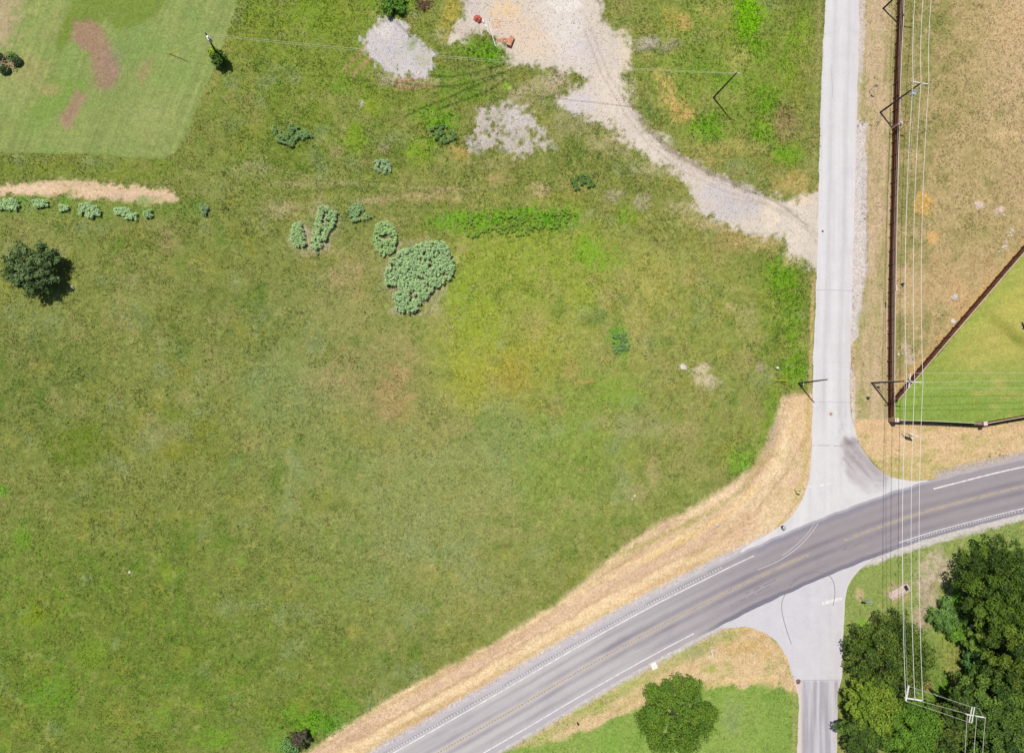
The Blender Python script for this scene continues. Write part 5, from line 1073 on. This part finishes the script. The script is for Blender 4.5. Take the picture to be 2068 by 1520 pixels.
# conductors
names = ['west', 'middle', 'east']
nx = [Vector((p.x + 2, p.y + 55, p.z)) for p in iN]
for k in range(3):
    wire('power_line', [(nx[k], iN[k], .8), (iN[k], iC[k], .6), (iC[k], iD[k], 1.05), (iD[k], iF[k], .95)], .034, M_wire, '%s of the three bright conductors running along the fence' % ('westernmost', 'middle one', 'easternmost')[k], group=None)
a = tN - Vector((0, 0, 1.4)); b = tC - Vector((0, 0, 1.4)); c_ = tD - Vector((0, 0, 1.4)); d_ = tF - Vector((0, 0, 1.4))
wire('neutral_line', [(a, b, .6), (b, c_, 1.1), (c_, d_, 1.0)], .022, M_wire2, 'thinner grey wire just left of the three bright conductors')
for k, (dz, lb) in enumerate(((5.6, 'upper telephone cable running just above the long fence'), (5.2, 'lower telephone cable running just above the long fence'))):
    ps = [Vector((e_.x + .18, e_.y, dz + o_)) for e_, o_ in ((bN, 0), (bC, 0), (bD, .6))]
    wire('telephone_cable', [(Vector((ps[0].x, ps[0].y + 40, ps[0].z)), ps[0], .5), (ps[0], ps[1], .4), (ps[1], ps[2], .55)], .016, M_wire2, lb, 'telephone cable')
q = at(1810, 581, 5.6); m = MB(); m.tube([q - Vector((0, .5, 0)), q + Vector((0, .5, 0))], .12, 10); tag(m.build('splice_closure', M_white), 'white splice case hanging on the cable above the fence', 'cable splice')
for k in range(3):
    s_ = iD2[k] if k != 1 else iD[2]; e_ = at(2240, (753, 765, 783)[k], 10.0)
    wire('power_line', [(s_, e_, .5)], .024, M_thin, ('upper', 'middle', 'lower')[k] + ' of the thin wires crossing the lawn to the right')
for k in range(3): wire('power_line', [((iF2[0], iF[1], iF2[2])[k], (iG2[0], iG2[1], iG2[2])[k], .25)], .03, M_wire2, ('upper', 'middle', 'lower')[k] + ' of the wires between the two pole tops over the trees')
for k in range(3): wire('power_line', [(iG[k], at((1946, 1963, 1980)[k], 1620, 10.6), .15)], .04, M_wire2, ('left', 'middle', 'right')[k] + ' of the wires leaving the bottom right pole downwards')
wire('guy_wire', [(tG - Vector((0, 0, .3)), at(1925, 1352, .3), .02)], .018, M_wire2, 'thin guy wire slanting up left from the bottom right pole', 'guy wire')
for k, dz in enumerate((.1, .55)): wire('service_line', [(tA - Vector((0, 0, dz)), tB - Vector((0, 0, dz * .6)), 1.6 + .25 * k)], .02, M_thin, ('upper', 'lower')[k] + ' of two thin wires crossing the top field between poles', 'power line')
wire('span_wire', [(tE - Vector((0, 0, .15)), Vector((bD.x, bD.y, hE - .3)), .15)], .014, M_thin, 'thin wire crossing the north road from the short pole', 'guy wire')
# yellow guy guards
def guard(u0, v0, u1, v1, h1, label):
    a = at(u0, v0, .05); b = at(u1, v1, h1); m = MB(); m.tube([a, b], .055, 8); tag(m.build('guy_guard', M_yel), label, 'guy wire guard')
guard(1563, 768, 1590, 767.5, 2.0, 'yellow guy wire guard in the weeds left of the short pole'); guard(341, 108, 360, 100, 2.2, 'yellow guy wire guard on the mown field')
wire('guy_wire', [(at(1590, 767.5, 2.0), tE - Vector((0, 0, .4)), .02)], .012, M_thin, 'thin guy wire from yellow guard to the short pole', 'guy wire')
wire('guy_wire', [(at(360, 100, 2.2), tA - Vector((0, 0, .6)), .02)], .012, M_thin, 'thin guy wire from yellow guard to the mown field pole', 'guy wire')

# ------------------------------------------------------------------ signs and roadside things
def sign(u, v, h, face_dir, shape, w_, hh, fm, label, name='road_sign', blade=False):
    c = at(u, v); e = empty(name, c, label, 'sign'); m = MB(); m.tube([(c.x, c.y, -.2), (c.x, c.y, h)], .04, 8); m.build('post', M_steel, e)
    d = Vector((math.cos(face_dir), math.sin(face_dir), 0)); r = Vector((-d.y, d.x, 0)); z = h - hh / 2
    P_ = []
    if shape == 'oct':
        for k in range(8): a = math.pi / 8 + k * math.pi / 4; P_.append((math.cos(a) * w_ / 2 / .924, math.sin(a) * w_ / 2 / .924))
    else: P_ = [(-w_ / 2, -hh / 2), (w_ / 2, -hh / 2), (w_ / 2, hh / 2), (-w_ / 2, hh / 2)]
    o = Vector((c.x, c.y, z)) + d * .06; n = len(P_)
    m = MB(); vs = [o + r * a + Vector((0, 0, b)) + d * s_ for s_ in (-.008, .008) for a, b in P_]
    m.add(vs, [tuple(range(n - 1, -1, -1))] + [(i, (i + 1) % n, n + (i + 1) % n, n + i) for i in range(n)]); m.build('back_plate', M_steel, e)
    m = MB(); m.add([o + r * a * .99 + Vector((0, 0, b * .99)) + d * .012 for a, b in P_], [tuple(range(n))]); m.build('face', fm, e)
    if blade: m = MB(); m.box((c.x, c.y, h + .12), (.5, .015, .11)); m.box((c.x, c.y, h + .36), (.015, .5, .11)); m.build('street_blade', M_green if False else M_blue, e)
    return e
sign(1735, 1204, 3.1, math.radians(-95), 'oct', .9, .9, M_red, 'sign post with octagonal plate and crossed blades right of the south road', blade=True)
sign(1604, 989, 2.5, math.radians(80), 'oct', .8, .8, M_red, 'sign post in the straw beside the north road mouth')
sign(1755, 184, 2.6, math.radians(-100), 'rect', .62, .78, M_white, 'grey backed road sign between north road and fence')
c = at(1820, 875); c2 = at(1835, 880); e = empty('white_board_sign', c, 'white board sign on posts on the verge below the fence corner', 'sign')
for q in (c, c2): m = MB(); m.box((q.x, q.y, 1.25), (.05, .05, 1.25)); m.build('post', M_white, e)
m = MB(); m.beam(c + Vector((0, 0, 1.75)), c2 + Vector((0, 0, 1.75)), .12, 1.5); m.build('panel', M_white, e)
m = MB(); m.beam(c + Vector((0, 0, 2.54)), c2 + Vector((0, 0, 2.54)), .18, .05); m.build('top_trim', M_white, e)
# concrete headwall
a = at(1795, 1204); b = at(1832, 1184); d = (b - a).normalized(); n = Vector((-d.y, d.x, 0)); e = empty('drain_headwall', (a + b) / 2, 'open concrete box of a drain inlet beside the dirt track', 'drain inlet')
for s_, nm in ((-1, 'wall'), (1, 'wall')): m = MB(); m.beam(a + n * s_ * .62 + Vector((0, 0, .12)), b + n * s_ * .62 + Vector((0, 0, .12)), .2, .5); m.build(nm, M_conc, e)
m = MB(); m.beam(b - n * .72 + Vector((0, 0, .14)), b + n * .72 + Vector((0, 0, .14)), .26, .56); m.build('end_wall', M_conc, e)
m = MB(); m.beam(a + Vector((0, 0, .05)), b - d * .6 + Vector((0, 0, .05)), 1.02, .12); m.build('apron_slab', M_conc, e)
m = MB(); m.beam(b - d * .62 + Vector((0, 0, .07)), b - d * .14 + Vector((0, 0, .07)), .95, .1); m.build('pipe_opening_dark', M_black, e)  # solid black slab standing in for the dark inside the opening
def drum(u, v, r, h, mat, label, name, cat, top=None):
    c = at(u, v); e = empty(name, c, label, cat); m = MB(); m.tube([(c.x, c.y, -.05), (c.x, c.y, h * .5), (c.x, c.y, h)], [r, r * 1.06, r * .95], 16); m.build('body', mat, e)
    m = MB(); m.tube([(c.x, c.y, h + .002), (c.x, c.y, h + .06)], [r * 1.05, r * .7], 16); m.build('lid', top or mat, e)
drum(1580, 1064, .30, .8, M_black, 'black round drum at the curve of the junction', 'drum', 'drum', M_steel)
drum(1567, 743, .2, .7, M_blue, 'pale blue utility pedestal in the weeds near the yellow guard', 'utility_pedestal', 'utility pedestal', M_white)
drum(1751, 803, .2, .55, M_green, 'dark green pedestal on the strip left of the fence', 'utility_pedestal', 'utility pedestal')
drum(1821, 574, .18, .7, M_green, 'dark pedestal just right of the long fence', 'utility_pedestal', 'utility pedestal')
drum(1166, 1458, .12, .9, M_black, 'small dark marker post on the grass below the highway', 'marker_post', 'marker post')
c = at(1320.5, 1343.5); e = MB(); e.box((c.x, c.y, .09), (.52, .58, .10), math.radians(22), bev=.03); tag(e.build('concrete_pad', M_white), 'white square concrete pad at the edge of the highway shoulder', 'concrete pad')
m = MB(); m.tube([at(1436.5, 1312, .12), at(1441, 1330, .12)], .09, 8); m.tube([at(1436.5, 1312.5, .15), at(1444, 1313, .15)], .06, 8); tag(m.build('fallen_post', M_pipe), 'short white post lying on the grass near the junction', 'post')
# stones
def stone(u, v, r, label, mat=None, seed=0, flat=.6, group=None, cat='boulder'):
    c = at(u, v); m = MB(); m.rock((c.x, c.y, 0.02), r, seed=seed, flat=flat, seg=11); tag(m.build('boulder' if r > .35 else 'stone', mat or M_rock), label, cat, group)
stone(1928, 600, .62, 'big grey white boulder in the dry lot', seed=1); stone(1925, 649, .5, 'white boulder touching the diagonal fence', seed=2)
stone(1282, 1001, .22, 'white stone in the lower field, larger of a pair', seed=3, cat='stone'); stone(1277, 1008, .15, 'white stone in the lower field, smaller of a pair', seed=4, cat='stone')
stone(1448, 1059, .3, 'flat white stone on the verge', seed=5, flat=.3, cat='stone'); stone(1410, 1064, .22, 'small pinkish stone on the verge left of the flat white one', seed=6, cat='stone')
stone(262, 1155, .22, 'lone white stone in the lower left field', seed=7, cat='stone'); stone(145, 580, .3, 'flat pale stone right of the lone tree', seed=8, flat=.25, cat='stone')
stone(846, 149, .28, 'white stone at the foot of the gravel patch', seed=9, cat='stone'); stone(1810, 1204, .22, 'white stone beside the drain inlet', seed=10, cat='stone')
stone(1612, 1375, .42, 'brown stone at the corner of the south road edge', M_drock, 11, cat='stone'); stone(1380, 741, .5, 'flat pale stone in the field left of the bare patch', seed=12, flat=.2, cat='stone')
stone(1815, 715, .24, 'white stone by the long fence above the corner, left of two', seed=13, cat='stone'); stone(1822, 714, .2, 'white stone by the long fence above the corner, right of two', seed=14, cat='stone')
stone(2027, 435, .2, 'white stone below the pale bare patches', seed=15, cat='stone'); stone(1962, 1264, .45, 'white stone in the shade under the woods', seed=16, cat='stone')
rr = random.Random(9)
for i in range(26):
    t = rr.random(); u = 2046 - 26 * t + rr.uniform(-6, 6); v = 462 + 62 * t + rr.uniform(-5, 5)
    if t > .5: u -= (t - .5) * 14
    stone(u, v, rr.uniform(.09, .2), 'small white stone in the scattered row beside the diagonal fence', seed=20 + i, group='white stones strewn beside the diagonal fence', cat='stone')
# garden machine
c = at(2066, 658); e = empty('garden_machine', c, 'white and black machine standing on the lawn at the right edge', 'garden machine')
m = MB(); m.box((c.x, c.y, .45), (.45, .3, .22), .6, bev=.08); m.build('body', M_black, e); m = MB(); m.box((c.x + .1, c.y + .15, .78), (.3, .22, .12), .6, bev=.06); m.build('hood', M_white, e)
for k, (dx, dy) in enumerate(((-.45, -.25), (.4, -.3), (-.3, .42), (.5, .35))): m = MB(); m.tube([(c.x + dx - .05, c.y + dy, .2), (c.x + dx + .05, c.y + dy, .2)], .2, 12); m.build('wheel', M_white if k == 0 else M_black, e)
# rusty heap of steel at the top
c = at(856, 10); e = empty('scrap_heap', c, 'heap of rusty bent steel bars at the top edge', 'scrap heap')
rr = random.Random(4)
for k in range(34):
    m = MB(); a = rr.uniform(0, 3.14); L_ = rr.uniform(.9, 1.9); ox, oy = rr.uniform(-1.1, 1.1), rr.uniform(-1.1, 1.1); z = rr.uniform(.1, .8); bnd = rr.uniform(-.5, .5)
    d = Vector((math.cos(a), math.sin(a), 0)); n = Vector((-d.y, d.x, 0)); o_ = Vector((c.x + ox * .8, c.y + oy * .8, z))
    m.tube([o_ - d * L_ * .6, o_ - d * L_ * .2 + n * bnd * .5 + Vector((0, 0, .1)), o_ + d * L_ * .2 + n * bnd * .5, o_ + d * L_ * .6 + Vector((0, 0, rr.uniform(-.1, .2)))], .035, 6); m.build('steel_bar', M_rust, e)
# brick remains and pipes
def bar(name, u0, v0, u1, v1, w_, h_, mat, label, cat):
    a = at(u0, v0); b = at(u1, v1); m = MB(); m.beam(a + Vector((0, 0, h_ / 2)), b + Vector((0, 0, h_ / 2)), w_, h_)
    return tag(m.build(name, mat), label, cat)
bar('clay_block', 1027, 95, 1034, 77, .75, .7, M_rub, 'long orange block lying at the edge of the gravel lot', 'block')
m = MB(); m.tube([at(981, 37, .1), at(984, 52, .1), at(986, 66, .1)], .07, 8); tag(m.build('white_pipe', M_pipe), 'short white pipe beside the red heap', 'pipe')
m = MB(); m.tube([at(987, 42, .12), at(990, 58, .12), at(995, 75, .12), at(1001, 94, .1)], .065, 8); tag(m.build('white_pipe', M_pipe), 'long white pipe reaching into the green weeds', 'pipe')
def heap(u, v, ru, rv, n, mat, s0, s1, label, name, cat, seed, zmax=.35):
    rr = random.Random(seed); m = MB()
    for k in range(n):
        a = rr.uniform(0, 6.28); q = math.sqrt(rr.random()); c = at(u + ru * q * math.cos(a), v + rv * q * math.sin(a)); s_ = rr.uniform(s0, s1)
        m.box((c.x, c.y, .04 + zmax * (1 - q) * rr.random()), (s_, s_ * rr.uniform(.4, .9), s_ * rr.uniform(.25, .6)), rr.uniform(0, 3.1))
    o = m.build(name, mat); tag(o, label, cat, None, 'stuff' if False else None); return o
heap(965, 40, 6.5, 6, 40, M_red, .08, .3, 'crumpled heap of red sheets on the gravel', 'red_debris', 'debris', 1, .7)
heap(1016, 81, 13, 4, 60, M_rub, .05, .14, 'brick rubble beside the long orange block', 'brick_rubble', 'rubble', 2, .15)
heap(1006, 50, 14, 12, 70, M_rub, .04, .10, 'thin scatter of brick bits right of the white pipes', 'brick_rubble', 'rubble', 3, .05)
heap(976, 44, 3, 3, 10, M_white, .05, .16, 'few white scraps right of the red heap', 'white_debris', 'debris', 5, .2); heap(981, 54, 2.5, 2, 8, M_white, .06, .18, 'white scraps beside the short pipe', 'white_debris', 'debris', 6, .2)
# brush pile on the mown field
c = at(16, 126); e = empty('brush_pile', c, 'pile of cut brush and green regrowth at the left edge of the mown field', 'brush pile')
m = MB(); rr = random.Random(12)
for k in range(60):
    a = rr.uniform(0, 6.28); o_ = Vector((c.x + rr.uniform(-1.2, 1.5), c.y + rr.uniform(-1.3, 1.1), rr.uniform(.1, .7))); d = Vector((math.cos(a), math.sin(a), rr.uniform(-.1, .3))) * rr.uniform(.3, .8)
    m.tube([o_ - d, o_ + d], [.05, .02], 5)
m.build('branches', pmat('cut_branches', (196, 170, 136), 6, .75, 1.15), e)['kind'] = 'stuff'
n = 2200; th_ = RNG.uniform(0, 6.28, n); q = np.sqrt(RNG.random(n)); k = RNG.integers(0, 4, n); cx_ = np.array([-.3, 1.5, .6, -1.0])[k]; cy_ = np.array([-1.4, .1, .9, .6])[k]
cen = np.stack([c.x + cx_ + q * .85 * np.cos(th_), c.y + cy_ + q * .75 * np.sin(th_), .15 + .7 * (1 - q) * RNG.random(n) + .2], 1)
leafmesh('foliage', cen, RNG.normal(0, .6, (n, 3)) + np.array([0, 0, 1]), np.full(n, .13), np.where((k == 2)[:, None], C(140, 168, 84)[None], C(78, 104, 52)[None]), e)
